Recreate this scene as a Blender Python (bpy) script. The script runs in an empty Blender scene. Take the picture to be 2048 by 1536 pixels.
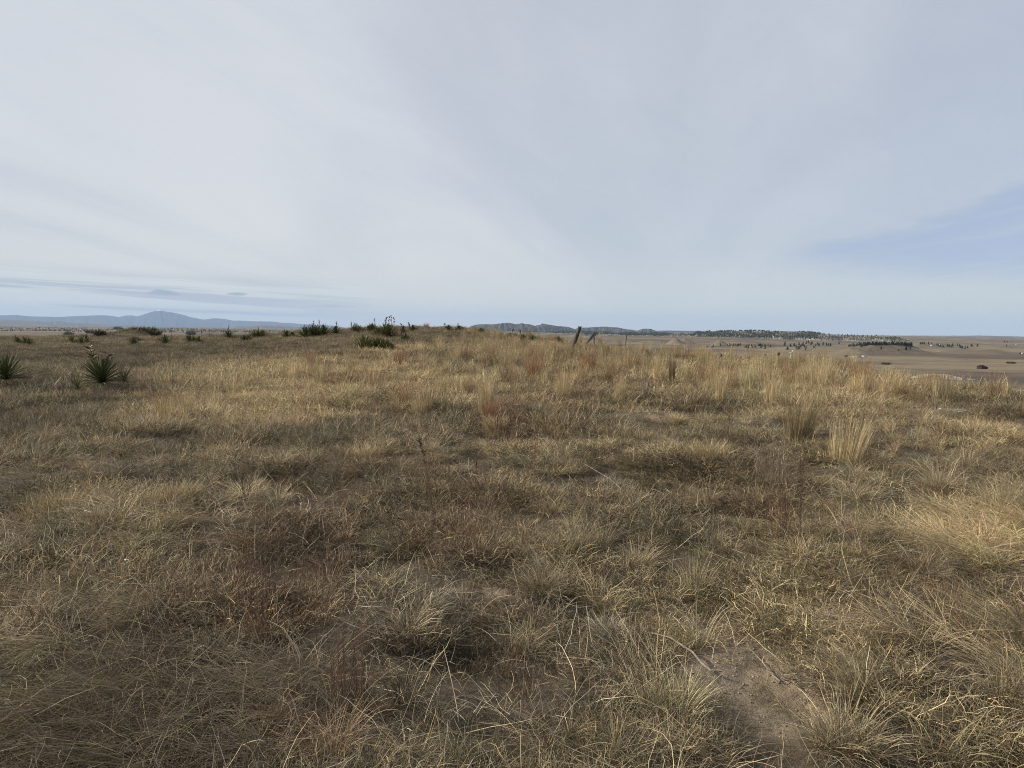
import bpy, math, random
import numpy as np
from mathutils import Matrix, Vector
S = bpy.context.scene
COL = S.collection
rad = math.radians

# ------------------------------------------------------------------ camera
FPX = 1384.0
EYE = 1.6
cam_d = bpy.data.cameras.new('camera'); cam = bpy.data.objects.new('camera', cam_d); COL.objects.link(cam)
cam_d.sensor_width = 36.0; cam_d.lens = 36.0 * FPX / 2048.0
cam_d.clip_start = 0.05; cam_d.clip_end = 200000.0
PITCH = math.atan((768 - 657) / FPX); ROLL = rad(0.671)
cam.matrix_world = Matrix.Translation((0, 0, EYE)) @ Matrix.Rotation(math.pi / 2 - PITCH, 4, 'X') @ Matrix.Rotation(ROLL, 4, 'Z')
S.camera = cam
CM = np.array(cam.matrix_world.to_3x3())

# ------------------------------------------------------------------ sky
SUN_EL, SUN_AZ = 30.0, -86.0          # azimuth from +Y (straight ahead), minus = to the left
w = bpy.data.worlds.new('World'); S.world = w; w.use_nodes = True
nt = w.node_tree; nt.nodes.clear()

class NG:
    """small helper for writing node trees as expressions"""
    def __init__(s, nt): s.nt = nt
    def n(s, t, **k):
        o = s.nt.nodes.new(t)
        for a, b in k.items(): setattr(o, a, b)
        return o
    def put(s, sock, v):
        if isinstance(v, bpy.types.NodeSocket): s.nt.links.new(v, sock)
        else:
            try: sock.default_value = v
            except Exception: sock.default_value = tuple(v)
    def m(s, op, a, b=0.0, c=None, clamp=False):
        o = s.n('ShaderNodeMath', operation=op, use_clamp=clamp); s.put(o.inputs[0], a); s.put(o.inputs[1], b)
        if c is not None: s.put(o.inputs[2], c)
        return o.outputs[0]
    def ramp(s, v, a, b, lo=0.0, hi=1.0):
        o = s.n('ShaderNodeMapRange', interpolation_type='SMOOTHSTEP')
        s.put(o.inputs[0], v); s.put(o.inputs[1], a); s.put(o.inputs[2], b); s.put(o.inputs[3], lo); s.put(o.inputs[4], hi)
        return o.outputs[0]
    def mix(s, f, a, b, blend='MIX'):
        o = s.n('ShaderNodeMix', data_type='RGBA', blend_type=blend)
        s.put(o.inputs[0], f)
        for i, v in ((6, a), (7, b)):
            if isinstance(v, bpy.types.NodeSocket): s.nt.links.new(v, o.inputs[i])
            else: o.inputs[i].default_value = (v[0], v[1], v[2], 1)
        return o.outputs[2]
    def xyz(s, x, y, z):
        o = s.n('ShaderNodeCombineXYZ'); s.put(o.inputs[0], x); s.put(o.inputs[1], y); s.put(o.inputs[2], z); return o.outputs[0]
    def noise(s, vec, scale, detail=4, rough=0.5, dist=0.0):
        o = s.n('ShaderNodeTexNoise'); s.put(o.inputs['Vector'], vec)
        o.inputs['Scale'].default_value = scale; o.inputs['Detail'].default_value = detail
        o.inputs['Roughness'].default_value = rough; o.inputs['Distortion'].default_value = dist
        return o.outputs[0]

g = NG(nt)
tc = g.n('ShaderNodeTexCoord'); sep = g.n('ShaderNodeSeparateXYZ'); nt.links.new(tc.outputs['Generated'], sep.inputs[0])
dx, dy, dz = sep.outputs
sky = g.n('ShaderNodeTexSky', sky_type='NISHITA', sun_disc=False)
sky.sun_elevation = rad(SUN_EL); sky.sun_rotation = rad(SUN_AZ)
sky.altitude = 1800; sky.air_density = 1.0; sky.dust_density = 1.6; sky.ozone_density = 1.0
az = g.m('ARCTAN2', dx, dy)                         # radians, 0 ahead, + right
el = g.m('ARCSINE', dz)
zz = g.m('ADD', g.m('MAXIMUM', dz, 0.0), 0.16)
qx = g.m('DIVIDE', dx, zz); qy = g.m('DIVIDE', dy, zz)
# high veil, drawn out in long bands that run away from the viewer
band = g.noise(g.xyz(g.m('ADD', qx, g.m('MULTIPLY', qy, -0.22)), g.m('MULTIPLY', qy, 0.30), 3.1), 0.62, 5, 0.5, 0.9)
fine = g.noise(g.xyz(g.m('ADD', qx, g.m('MULTIPLY', qy, -0.30)), g.m('MULTIPLY', qy, 0.36), 7.7), 1.7, 6, 0.55, 1.2)
side = g.ramp(az, -0.45, 0.95)                      # thinner veil towards the right
veil = g.m('SUBTRACT', g.m('ADD', 0.97, g.m('MULTIPLY', g.m('SUBTRACT', band, 0.5), 0.36)), g.m('MULTIPLY', side, 0.22))
veil = g.m('ADD', veil, g.m('MULTIPLY', g.m('SUBTRACT', fine, 0.5), 0.16))
fib = g.noise(g.xyz(g.m('ADD', g.m('MULTIPLY', qx, 1.0), g.m('MULTIPLY', qy, -0.45)), g.m('MULTIPLY', qy, 0.55), 2.2), 4.2, 9, 0.66, 1.6)
veil = g.m('ADD', veil, g.m('MULTIPLY', g.m('SUBTRACT', fib, 0.5), 0.14))
# clearer slot low on the right with a soft diagonal upper edge
wob = g.m('MULTIPLY', g.m('SUBTRACT', g.noise(g.xyz(g.m('MULTIPLY', az, 3.0), g.m('MULTIPLY', el, 14.0), 1.0), 1.6, 5, 0.6), 0.5), 0.07)
edge = g.m('ADD', g.m('MULTIPLY', g.m('SUBTRACT', az, 0.35), 0.25), g.m('ADD', 0.102, wob))
inside = g.m('MULTIPLY', g.ramp(g.m('SUBTRACT', edge, el), -0.003, 0.022), g.ramp(g.m('SUBTRACT', el, g.m('ADD', g.m('MULTIPLY', g.m('SUBTRACT', az, 0.35), -0.12), g.m('ADD', 0.092, g.m('MULTIPLY', wob, 0.8)))), -0.012, 0.030))
stk = g.noise(g.xyz(g.m('MULTIPLY', az, 5.0), g.m('MULTIPLY', g.m('SUBTRACT', el, g.m('MULTIPLY', az, 0.16)), 62.0), 9.0), 1.0, 6, 0.62, 0.5)
inside = g.m('MULTIPLY', inside, g.m('MULTIPLY', g.ramp(az, 0.29, 0.44), g.ramp(stk, 0.30, 0.58, 0.45, 1.15)))
veil = g.m('SUBTRACT', veil, g.m('MULTIPLY', inside, 0.42))
slot2 = g.m('MULTIPLY', g.ramp(az, 0.48, 0.66), g.m('MULTIPLY', g.ramp(el, 0.030, 0.045), g.ramp(el, 0.075, 0.050)))
veil = g.m('SUBTRACT', veil, g.m('MULTIPLY', slot2, 0.15), clamp=True)
cl_a = g.mix(g.ramp(band, 0.30, 0.72), (6.00, 6.38, 7.02), (7.0, 7.25, 7.80))
cl_b = g.mix(g.ramp(el, 0.0, 0.16), (5.1, 5.75, 6.05), (1, 1, 1))
low = g.ramp(el, 0.16, 0.02)
cloud = g.mix(g.m('MULTIPLY', low, 0.90), cl_a, (7.05, 7.35, 7.1))
cloud = g.mix(g.m('MULTIPLY', g.m('MULTIPLY', side, 0.6), g.ramp(low, 1.0, 0.2, 0.35, 1.0)), cloud, (5.3, 5.85, 6.9))
col = g.mix(veil, sky.outputs[0], cloud)
col = g.mix(g.m('MULTIPLY', inside, 0.62), col, (4.35, 5.1, 7.1))
wl = g.m('MULTIPLY', g.ramp(az, 0.25, -0.30), g.m('MULTIPLY', g.ramp(el, 0.26, 0.10), g.ramp(band, 0.34, 0.60)))
col = g.mix(g.m('MULTIPLY', wl, 0.55), col, (7.5, 7.75, 7.55))
gd = g.m('MULTIPLY', g.ramp(az, -0.10, 0.12), g.m('MULTIPLY', g.ramp(az, 0.50, 0.25), g.m('MULTIPLY', g.ramp(el, 0.10, 0.17), g.ramp(el, 0.34, 0.22))))
col = g.mix(g.m('MULTIPLY', gd, g.ramp(fine, 0.38, 0.62, 0.0, 0.40)), col, (5.3, 5.85, 6.6))
# low bars of stratus over the western range
bars = g.noise(g.xyz(g.m('MULTIPLY', az, 2.4), g.m('MULTIPLY', g.m('ADD', el, g.m('MULTIPLY', az, 0.035)), 72.0), 5.0), 1.0, 4, 0.62, 0.25)
bm = g.m('MULTIPLY', g.ramp(bars, 0.47, 0.57), g.m('MULTIPLY', g.ramp(az, -0.12, -0.42), g.m('MULTIPLY', g.ramp(el, 0.075, 0.040), g.ramp(el, 0.000, 0.010))))
col = g.mix(g.m('MULTIPLY', bm, 0.78), col, (4.5, 5.0, 6.0))
br = g.m('MULTIPLY', g.ramp(bars, 0.47, 0.38), g.m('MULTIPLY', g.ramp(az, -0.15, -0.40), g.m('MULTIPLY', g.ramp(el, 0.085, 0.050), g.ramp(el, 0.004, 0.012))))
col = g.mix(g.m('MULTIPLY', br, 0.6), col, (7.2, 7.7, 8.0))
def puff(a0, e0, ra, re, amt, c):
    global col
    nz = g.noise(g.xyz(g.m('MULTIPLY', az, 60.0), g.m('MULTIPLY', el, 150.0), a0), 1.0, 4, 0.6)
    ex = g.m('DIVIDE', g.m('SUBTRACT', az, a0), ra); ey = g.m('DIVIDE', g.m('SUBTRACT', el, e0), re)
    d = g.m('SQRT', g.m('ADD', g.m('MULTIPLY', ex, ex), g.m('MULTIPLY', ey, ey)))
    d = g.m('ADD', d, g.m('MULTIPLY', g.m('SUBTRACT', nz, 0.5), 1.3))
    col = g.mix(g.m('MULTIPLY', g.ramp(d, 1.05, 0.35), amt), col, c)
def pxdir(px, py):
    v = CM @ np.array(((px - 1024) / FPX, (768 - py) / FPX, -1.0)); v /= np.linalg.norm(v)
    return math.atan2(v[0], v[1]), math.asin(v[2])
a, e = pxdir(322, 585); puff(a, e, 0.021, 0.0044, 0.95, (3.6, 4.3, 5.3))
a, e = pxdir(342, 588); puff(a, e, 0.014, 0.0026, 0.85, (3.6, 4.3, 5.3))
a, e = pxdir(473, 588); puff(a, e, 0.016, 0.0026, 0.85, (3.6, 4.3, 5.3))
a, e = pxdir(665, 613); puff(a, e, 0.034, 0.0026, 0.4, (3.9, 4.6, 5.6))
a, e = pxdir(560, 603); puff(a, e, 0.04, 0.002, 0.25, (4.0, 4.7, 5.7))
bg = g.n('ShaderNodeBackground'); nt.links.new(col, bg.inputs[0]); bg.inputs[1].default_value = 0.10
wo = g.n('ShaderNodeOutputWorld'); nt.links.new(bg.outputs[0], wo.inputs[0])
w.cycles.sampling_method = 'MANUAL'; w.cycles.sample_map_resolution = 512

sl = bpy.data.lights.new('sun', 'SUN'); so = bpy.data.objects.new('sun', sl); COL.objects.link(so)
sl.energy = 4.8; sl.angle = rad(1.0); sl.color = (1.0, 0.92, 0.75)
sdir = Vector((math.sin(rad(SUN_AZ)) * math.cos(rad(SUN_EL)), math.cos(rad(SUN_AZ)) * math.cos(rad(SUN_EL)), math.sin(rad(SUN_EL))))
so.rotation_euler = sdir.to_track_quat('Z', 'Y').to_euler(); so.location = (-20, 0, 20)
S.view_settings.view_transform = 'Standard'; S.view_settings.look = 'None'
S.view_settings.exposure = 0.0; S.view_settings.gamma = 1.0; S.view_settings.use_curve_mapping = False
S.render.engine = 'CYCLES'
S.cycles.max_bounces = 6; S.cycles.diffuse_bounces = 2; S.cycles.transmission_bounces = 3; S.cycles.volume_bounces = 2
S.cycles.filter_width = 1.0; S.cycles.use_denoising = True; S.cycles.denoising_prefilter = 'NONE'
S.cycles.glossy_bounces = 2

# ------------------------------------------------------------------ numeric noise
def _h(ix, iy, s):
    n = (ix.astype(np.int64) * 374761393 + iy.astype(np.int64) * 668265263 + s * 1442695041) & 0xffffffff
    n = ((n ^ (n >> 13)) * 1274126177) & 0xffffffff
    return ((n ^ (n >> 16)) & 0xffff) / 65535.0
def vnoise(x, y, s=0):
    x = np.asarray(x, float); y = np.asarray(y, float)
    ix = np.floor(x); iy = np.floor(y); fx = x - ix; fy = y - iy
    fx = fx * fx * (3 - 2 * fx); fy = fy * fy * (3 - 2 * fy)
    a = _h(ix, iy, s); b = _h(ix + 1, iy, s); c = _h(ix, iy + 1, s); d = _h(ix + 1, iy + 1, s)
    return (a * (1 - fx) + b * fx) * (1 - fy) + (c * (1 - fx) + d * fx) * fy
def fbm(x, y, s=0, o=4):
    t = 0; a = .5; n = 0
    for i in range(o):
        t = t + a * vnoise(x, y, s + i * 17); n += a; a *= .5; x = x * 2.03 + 5.1; y = y * 2.03 + 1.7
    return t / n
def sst(x, a, b):
    t = np.clip((np.asarray(x, float) - a) / (b - a), 0, 1); return t * t * (3 - 2 * t)

# ------------------------------------------------------------------ terrain
def ray(px, py):
    return CM @ np.array(((px - 1024) / FPX, (768 - py) / FPX, -1.0))
def zat(px, py, R):
    v = ray(px, py); k = R / math.hypot(v[0], v[1]); return v * k + np.array((0, 0, EYE))
CREST = [(-700, 668, 75), (-200, 672, 80), (0, 674, 82), (250, 674, 82), (400, 673, 75), (480, 671, 68), (560, 668, 62), (640, 665, 58), (700, 660, 55), (760, 657, 53),
         (850, 657, 50), (930, 659, 47), (990, 667, 44), (1050, 678, 40), (1130, 690, 36), (1250, 703, 31), (1400, 720, 27), (1550, 733, 23),
         (1700, 752, 20), (1800, 777, 18.5), (1900, 787, 18), (2048, 798, 17), (2300, 812, 16), (2900, 820, 15)]
_ca, _cz, _cd = [], [], []
for px, py, D in CREST:
    p = zat(px, py, D); _ca.append(math.atan2(p[0], p[1])); _cz.append(p[2]); _cd.append(D)
_ca = [-math.pi] + _ca + [math.pi]; _cz = [0.0] + _cz + [0.0]; _cd = [60] + _cd + [30]
PLAIN = -40.0
def crest(x, y):
    a = np.arctan2(x, y); return np.interp(a, _ca, _cd), np.interp(a, _ca, _cz)
def H(x, y):
    x = np.asarray(x, float); y = np.asarray(y, float)
    r = np.hypot(x, y); D, zc = crest(x, y)
    near = zc * sst(r, 3.0, D)
    t = 1 - np.exp(-np.maximum(r - D, 0) / 330.0)
    far = zc + (PLAIN - zc) * t
    z = np.where(r < D, near, far)
    m = np.clip(1 - (r - 60) / 60, 0, 1)
    z = z + ((fbm(x * .9, y * .9, 1, 4) - .5) * .26 + (fbm(x * 2.6, y * 2.6, 2, 3) - .5) * .14 * np.clip(1 - r / 25, 0, 1)) * m * sst(r, 0, 3) + (fbm(x * .16, y * .16, 9, 3) - .5) * .35 * m * sst(r, 2, 12)
    # spoil heap on the left
    mp = zat(268, 672, 84)
    ex = (x - mp[0] - 1.0) / 2.4; ey = (y - mp[1]) / 4
    z = z + .95 * np.exp(-np.abs(ex / np.where(ex > 0, .62, 1.0)) ** 2.6 - ey * ey) + .28 * np.exp(-(((x - mp[0] + 3.5) / 3.0) ** 2 + ey * ey))
    # rolling plain
    amp = 9.0 * sst(r, 200, 1500) + 8 * sst(r, 2500, 9000)
    sc = 1 / 420.0
    z = z + (fbm(x * sc, y * sc, 4, 5) - .5) * 2 * amp * (.35 + .65 * sst(r, 500, 2500))
    z = z + (fbm(x / 90., y / 90., 8, 3) - .5) * 2.2 * sst(r, 120, 500)
    for kx, ky, kr, kh in KNOLLS:
        d = np.hypot((x - kx), (y - ky)) / kr
        z = z + kh * np.clip(1 - d, 0, 1) ** 1.15 * (1 + .5 * (fbm(x / (kr * .3), y / (kr * .3), 3, 3) - .5))
    return z - r * r / (2 * 6.37e6)
KNOLLS = []
def hit(px, py, rmax=6000):
    """where the line of sight of photo pixel px,py meets the ground"""
    v = ray(px, py); v = v / math.hypot(v[0], v[1])
    r = np.concatenate((np.arange(1.5, 120, .05), np.geomspace(120, rmax, 3000)))
    z = H(v[0] * r, v[1] * r); ok = np.nonzero(EYE + v[2] * r <= z)[0]
    k = ok[0] if len(ok) else len(r) - 1
    rr = r[k]; return Vector((v[0] * rr, v[1] * rr, float(H(v[0] * rr, v[1] * rr)))), rr
for px, py, R, kr, kh in [(1352, 690, 2100, 34, 24), (1368, 690, 2180, 40, 17), (1440, 691, 2000, 32, 19), (1300, 690, 2300, 90, 9), (1520, 697, 1750, 70, 9),
                          (1590, 697, 1650, 90, 9), (1700, 703, 1500, 45, 13), (1735, 702, 1560, 80, 17), (1780, 702, 1600, 85, 17), (1818, 700, 1620, 60, 12),
                          (1930, 697, 1900, 120, 10), (2010, 690, 2500, 200, 12), (1880, 690, 2600, 160, 12), (1650, 690, 2700, 160, 10)]:
    p = zat(px, py, R); KNOLLS.append((p[0], p[1], kr, kh))

# ------------------------------------------------------------------ object helpers
def tag(o, label=None, cat=None, group=None, kind=None):
    if label: o['label'] = label
    if cat: o['category'] = cat
    if group: o['group'] = group
    if kind: o['kind'] = kind
    return o
def empty(name, loc=(0, 0, 0), rz=0):
    o = bpy.data.objects.new(name, None); o.empty_display_size = .2; COL.objects.link(o); o.location = loc; o.rotation_euler = (0, 0, rz); return o
def mesh_from(name, V, quads=None, tris=None, mat=None, colr=None, smooth=False):
    me = bpy.data.meshes.new(name)
    V = np.asarray(V, np.float32)
    q = np.zeros((0, 4), np.int32) if quads is None else np.asarray(quads, np.int32).reshape(-1, 4)
    t = np.zeros((0, 3), np.int32) if tris is None else np.asarray(tris, np.int32).reshape(-1, 3)
    me.vertices.add(len(V)); me.vertices.foreach_set('co', V.ravel())
    nl = len(q) * 4 + len(t) * 3
    me.loops.add(nl); me.loops.foreach_set('vertex_index', np.concatenate((q.ravel(), t.ravel())))
    me.polygons.add(len(q) + len(t))
    st = np.concatenate((np.arange(len(q)) * 4, len(q) * 4 + np.arange(len(t)) * 3)).astype(np.int32)
    me.polygons.foreach_set('loop_start', st)
    if smooth: me.polygons.foreach_set('use_smooth', np.ones(len(st), bool))
    me.update(calc_edges=True); me.validate()
    if colr is not None:
        a = me.color_attributes.new('bcol', 'FLOAT_COLOR', 'POINT')
        c = np.ones((len(V), 4), np.float32); c[:, :3] = colr; a.data.foreach_set('color', c.ravel())
    if mat: me.materials.append(mat)
    return me
def obj(name, me, parent=None, loc=(0, 0, 0), link=True):
    o = bpy.data.objects.new(name, me)
    if link: COL.objects.link(o)
    o.location = loc
    if parent: o.parent = parent
    return o

# ------------------------------------------------------------------ materials
def new_mat(name):
    m = bpy.data.materials.new(name); m.use_nodes = True; m.node_tree.nodes.clear(); return m, NG(m.node_tree)
def finish(gm, shader):
    o = gm.n('ShaderNodeOutputMaterial'); gm.nt.links.new(shader, o.inputs[0])
def plant_mat(name, tint=None, transl=.25, rough=.6, spec=.25):
    """blade material: per-blade colour attribute times a clump tint (read from the scattered point, or fixed)"""
    m, gm = new_mat(name)
    b = gm.n('ShaderNodeAttribute', attribute_name='bcol')
    if tint is None:
        t = gm.n('ShaderNodeAttribute', attribute_name='tint', attribute_type='INSTANCER').outputs['Color']
    else: t = tint
    c = gm.mix(1.0, b.outputs['Color'], t, 'MULTIPLY')
    p = gm.n('ShaderNodeBsdfPrincipled'); gm.nt.links.new(c, p.inputs['Base Color'])
    p.inputs['Roughness'].default_value = rough; p.inputs['Specular IOR Level'].default_value = spec
    tr = gm.n('ShaderNodeBsdfTranslucent'); gm.nt.links.new(c, tr.inputs[0])
    ms = gm.n('ShaderNodeMixShader'); ms.inputs[0].default_value = transl
    gm.nt.links.new(p.outputs[0], ms.inputs[1]); gm.nt.links.new(tr.outputs[0], ms.inputs[2])
    finish(gm, ms.outputs[0]); return m
def noise_mat(name, c1, c2, scale, rough=.85, stretch=(1, 1, 1), bump=0.0, c3=None):
    m, gm = new_mat(name)
    t = gm.n('ShaderNodeTexCoord'); mp = gm.n('ShaderNodeMapping'); gm.nt.links.new(t.outputs['Object'], mp.inputs[0]); mp.inputs['Scale'].default_value = stretch
    n = gm.noise(mp.outputs[0], scale, 6, .6)
    c = gm.mix(gm.ramp(n, .35, .65), c1, c2)
    if c3: c = gm.mix(gm.ramp(gm.noise(mp.outputs[0], scale * 3.7, 4, .6), .55, .7), c, c3)
    p = gm.n('ShaderNodeBsdfPrincipled'); gm.nt.links.new(c, p.inputs['Base Color']); p.inputs['Roughness'].default_value = rough
    p.inputs['Specular IOR Level'].default_value = .2
    if bump:
        b = gm.n('ShaderNodeBump'); b.inputs['Strength'].default_value = bump; b.inputs['Distance'].default_value = .02
        gm.nt.links.new(n, b.inputs['Height']); gm.nt.links.new(b.outputs[0], p.inputs['Normal'])
    finish(gm, p.outputs[0]); return m
M_grass = plant_mat('dry_grass', transl=.12)
M_soil_m = None

# ground material: soil and litter close by, mottled winter prairie far away
mg, gm = new_mat('prairie_ground')
geo = gm.n('ShaderNodeNewGeometry'); P = geo.outputs['Position']
sp = gm.n('ShaderNodeSeparateXYZ'); gm.nt.links.new(P, sp.inputs[0])
dist = gm.m('SQRT', gm.m('ADD', gm.m('MULTIPLY', sp.outputs[0], sp.outputs[0]), gm.m('MULTIPLY', sp.outputs[1], sp.outputs[1])))
n1 = gm.noise(P, 1.1, 8, .65); n2 = gm.noise(P, 28.0, 4, .7); n3 = gm.noise(P, 160.0, 3, .6)
soil = gm.mix(gm.ramp(n1, .35, .65), (.060, .047, .034), (.105, .083, .060))  # soil under the sward darkened so the gaps look shaded
soil = gm.mix(gm.ramp(n2, .42, .68), soil, (.15, .12, .083))
soil = gm.mix(gm.m('MULTIPLY', gm.ramp(n3, .52, .62), .5), soil, (.035, .028, .02))
bare = gm.n('ShaderNodeAttribute', attribute_name='bare')
bs = gm.mix(gm.ramp(n3, .3, .7), (.26, .205, .145), (.36, .285, .205))
bs = gm.mix(gm.m('MULTIPLY', gm.ramp(n2, .45, .62), .6), bs, (.13, .10, .072))
soil = gm.mix(bare.outputs['Fac'], soil, bs)
f1 = gm.noise(P, .0026, 9, .66, .6); f2 = gm.noise(P, .008, 7, .7); f3 = gm.noise(P, .05, 5, .7); f4 = gm.noise(P, .35, 5, .7)
far = gm.mix(gm.ramp(f1, .40, .58), (.190, .150, .112), (.37, .305, .205))
far = gm.mix(gm.m('MULTIPLY', gm.ramp(f2, .50, .62), .75), far, (.120, .098, .078))
far = gm.mix(gm.m('MULTIPLY', gm.ramp(f3, .52, .70), .45), far, (.33, .285, .20))
far = gm.mix(gm.m('MULTIPLY', gm.ramp(f4, .50, .66), .5), far, (.115, .095, .070))
far = gm.mix(gm.m('MULTIPLY', gm.ramp(gm.noise(P, .011, 4, .5), .67, .72), .7), far, (.50, .45, .37))
kna = gm.n('ShaderNodeAttribute', attribute_name='clay')
far = gm.mix(gm.m('MULTIPLY', kna.outputs['Fac'], gm.ramp(f3, .35, .6)), far, (.30, .27, .20))
far = gm.mix(1.0, far, (.62, .595, .575), 'MULTIPLY')
gc = gm.mix(gm.ramp(dist, 35, 110), soil, far)
pb = gm.n('ShaderNodeBsdfPrincipled'); gm.nt.links.new(gc, pb.inputs['Base Color']); pb.inputs['Roughness'].default_value = .95; pb.inputs['Specular IOR Level'].default_value = .1
bp = gm.n('ShaderNodeBump'); bp.inputs['Strength'].default_value = 1.0; bp.inputs['Distance'].default_value = .03; bp.inputs['Distance'].default_value = .02
gm.nt.links.new(gm.m('ADD', n2, gm.m('MULTIPLY', n3, .4)), bp.inputs['Height']); gm.nt.links.new(bp.outputs[0], pb.inputs['Normal'])
finish(gm, pb.outputs[0])

# ------------------------------------------------------------------ ground sheet (polar grid round the viewer, to the horizon)
def project(P3):
    q = (P3 - np.array((0, 0, EYE))) @ CM
    zc = np.where(-q[:, 2] > .05, -q[:, 2], np.nan)
    return 1024 + FPX * q[:, 0] / zc, 768 - FPX * q[:, 1] / zc
def ell(px, py, cx, cy, rx, ry, soft=.5):
    d = np.sqrt(((px - cx) / rx) ** 2 + ((py - cy) / ry) ** 2); return np.nan_to_num(1 - sst(d, 1 - soft, 1 + soft * .4))
BARE = [(1550, 1345, 190, 70, .4), (1610, 1440, 150, 50, .4), (1420, 1250, 160, 30, .4), (1530, 1330, 150, 60), (1480, 1290, 90, 35), (1640, 1440, 90, 60), (1500, 1420, 90, 40), (1900, 815, 110, 14), (1820, 806, 70, 8), (1360, 1235, 110, 30), (960, 1180, 130, 14), (1290, 1460, 40, 30), (2000, 905, 110, 14), (1400, 833, 170, 9)]
def bare_at(P3):
    px, py = project(P3); b = 0
    for e_ in BARE: b = np.maximum(b, ell(px, py, *e_))
    n = fbm(P3[:, 0] * 3.1, P3[:, 1] * 3.1, 21, 4)
    return np.clip(b * 1.5 * sst(n, .30, .52) * (.45 + .9 * sst(fbm(P3[:, 0] * 9, P3[:, 1] * 9, 22, 2), .35, .6)), 0, 1)
azs = np.concatenate((np.linspace(-180, -60, 60, endpoint=False), np.linspace(-60, -41, 60, endpoint=False), np.linspace(-41, 41, 720, endpoint=False), np.linspace(41, 60, 60, endpoint=False), np.linspace(60, 180, 61)[:-1]))
rs = np.concatenate(([.02], np.geomspace(.4, 120, 220, endpoint=False), np.geomspace(120, 1100, 130, endpoint=False), np.linspace(1100, 2900, 190, endpoint=False), np.geomspace(2900, 50500, 110)))
A, Rr = np.meshgrid(np.radians(azs), rs)
X = np.sin(A) * Rr; Y = np.cos(A) * Rr; Z = H(X, Y)
V = np.stack((X, Y, Z), -1).reshape(-1, 3)
na, nr = len(azs), len(rs)
i = np.arange(nr - 1)[:, None]; j = np.arange(na)[None, :]; j2 = (j + 1) % na
Q = np.stack((i * na + j, (i + 1) * na + j, (i + 1) * na + j2, i * na + j2), -1).reshape(-1, 4)[:, ::-1]
me = mesh_from('ground', V, Q, None, mg, None, True)
kn = np.zeros(len(V))
for kx, ky, kr, kh in KNOLLS: kn = np.maximum(kn, (kh > 8.5) * np.clip(1.15 - np.hypot(V[:, 0] - kx, V[:, 1] - ky) / kr, 0, 1) * min(1, 60 / kr))
at = me.attributes.new('clay', 'FLOAT', 'POINT'); at.data.foreach_set('value', np.clip(kn * 1.6, 0, 1).astype(np.float32))
at = me.attributes.new('bare', 'FLOAT', 'POINT'); at.data.foreach_set('value', bare_at(V).astype(np.float32))
ground = tag(obj('ground', me), kind='structure')

# ------------------------------------------------------------------ distant relief
def relief(name, prof, R, depth, mat, base=-90, gully=.25, gs=1.0, nj=26, step=1.5, seed=0, ends=True, frac=None):
    pxs = np.arange(prof[0][0], prof[-1][0] + step, step); pys = np.interp(pxs, [p[0] for p in prof], [p[1] for p in prof])
    pys = pys + (fbm(pxs / 9., pxs * 0 + seed, seed, 4) - .5) * 1.3 * gully * 2
    base = base - R * R / (2 * 6.37e6)
    V = []; n = len(pxs)
    tt = np.linspace(0, 1, nj)
    for k, (a_, b_) in enumerate(zip(pxs, pys)):
        top = zat(a_, b_, R)[2]; v = ray(a_, b_); v = v / math.hypot(v[0], v[1])
        e_ = min(1, min(k, n - 1 - k) / (n * .06 + 1)) if ends else 1
        prof_s = np.sin(np.pi * np.clip(tt * 1.0, 0, 1)) ** .8
        rr = R + (tt - .5) * depth
        gl = fbm(np.full(nj, a_ * .11 * gs) + tt * 1.2, tt * 2.2 * gs, seed + 5, 4)
        gl = 1 - np.abs(gl - .5) * 2
        side = np.abs(tt - .5) * 2
        h = prof_s * (1 - gully * (1 - gl) * 2.2 * np.clip(side * 3, 0, 1))
        z = base + (top - base) * h * (e_ if ends else 1)
        rr = rr + (fbm(np.full(nj, a_ * .3), tt * 6, seed + 9, 3) - .5) * depth * .03
        V.append(np.stack((v[0] * rr, v[1] * rr, z), -1))
    V = np.concatenate(V)
    i = np.arange(n - 1)[:, None]; j = np.arange(nj - 1)[None, :]
    Q = np.stack((i * nj + j, (i + 1) * nj + j, (i + 1) * nj + j + 1, i * nj + j + 1), -1).reshape(-1, 4)
    return tag(obj(name, mesh_from(name, V, Q, None, mat, None, True)), kind='structure')

def relief_mat(name, c1, c2, c3, sc, snow=None):
    m, gm = new_mat(name); geo = gm.n('ShaderNodeNewGeometry'); P = geo.outputs['Position']
    a = gm.noise(P, sc, 8, .65); b = gm.noise(P, sc * 5, 6, .7)
    c = gm.mix(gm.ramp(a, .38, .62), c1, c2); c = gm.mix(gm.m('MULTIPLY', gm.ramp(b, .45, .65), .8), c, c3)
    if snow:
        s = gm.n('ShaderNodeSeparateXYZ'); gm.nt.links.new(P, s.inputs[0])
        f = gm.m('ADD', s.outputs[2], gm.m('MULTIPLY', gm.m('SUBTRACT', b, .5), 260))
        c = gm.mix(gm.ramp(f, snow, snow + 90), c, (.8, .8, .82))
    p = gm.n('ShaderNodeBsdfPrincipled'); gm.nt.links.new(c, p.inputs['Base Color']); p.inputs['Roughness'].default_value = .95; p.inputs['Specular IOR Level'].default_value = .05
    finish(gm, p.outputs[0]); return m
M_mtn = relief_mat('hazed_mountain_rock', (.035, .05, .075), (.06, .075, .095), (.04, .055, .075), .0004, snow=770)  # rock blued in its base colour to add distance haze
M_hill = relief_mat('butte_slope', (.045, .050, .042), (.105, .095, .075), (.028, .034, .03), .0022)
M_mesa = relief_mat('mesa_slope', (.10, .09, .075), (.16, .14, .115), (.07, .07, .06), .001)
M_cliff = relief_mat('pale_bluff', (.10, .09, .068), (.30, .265, .205), (.075, .07, .05), .010)
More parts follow.
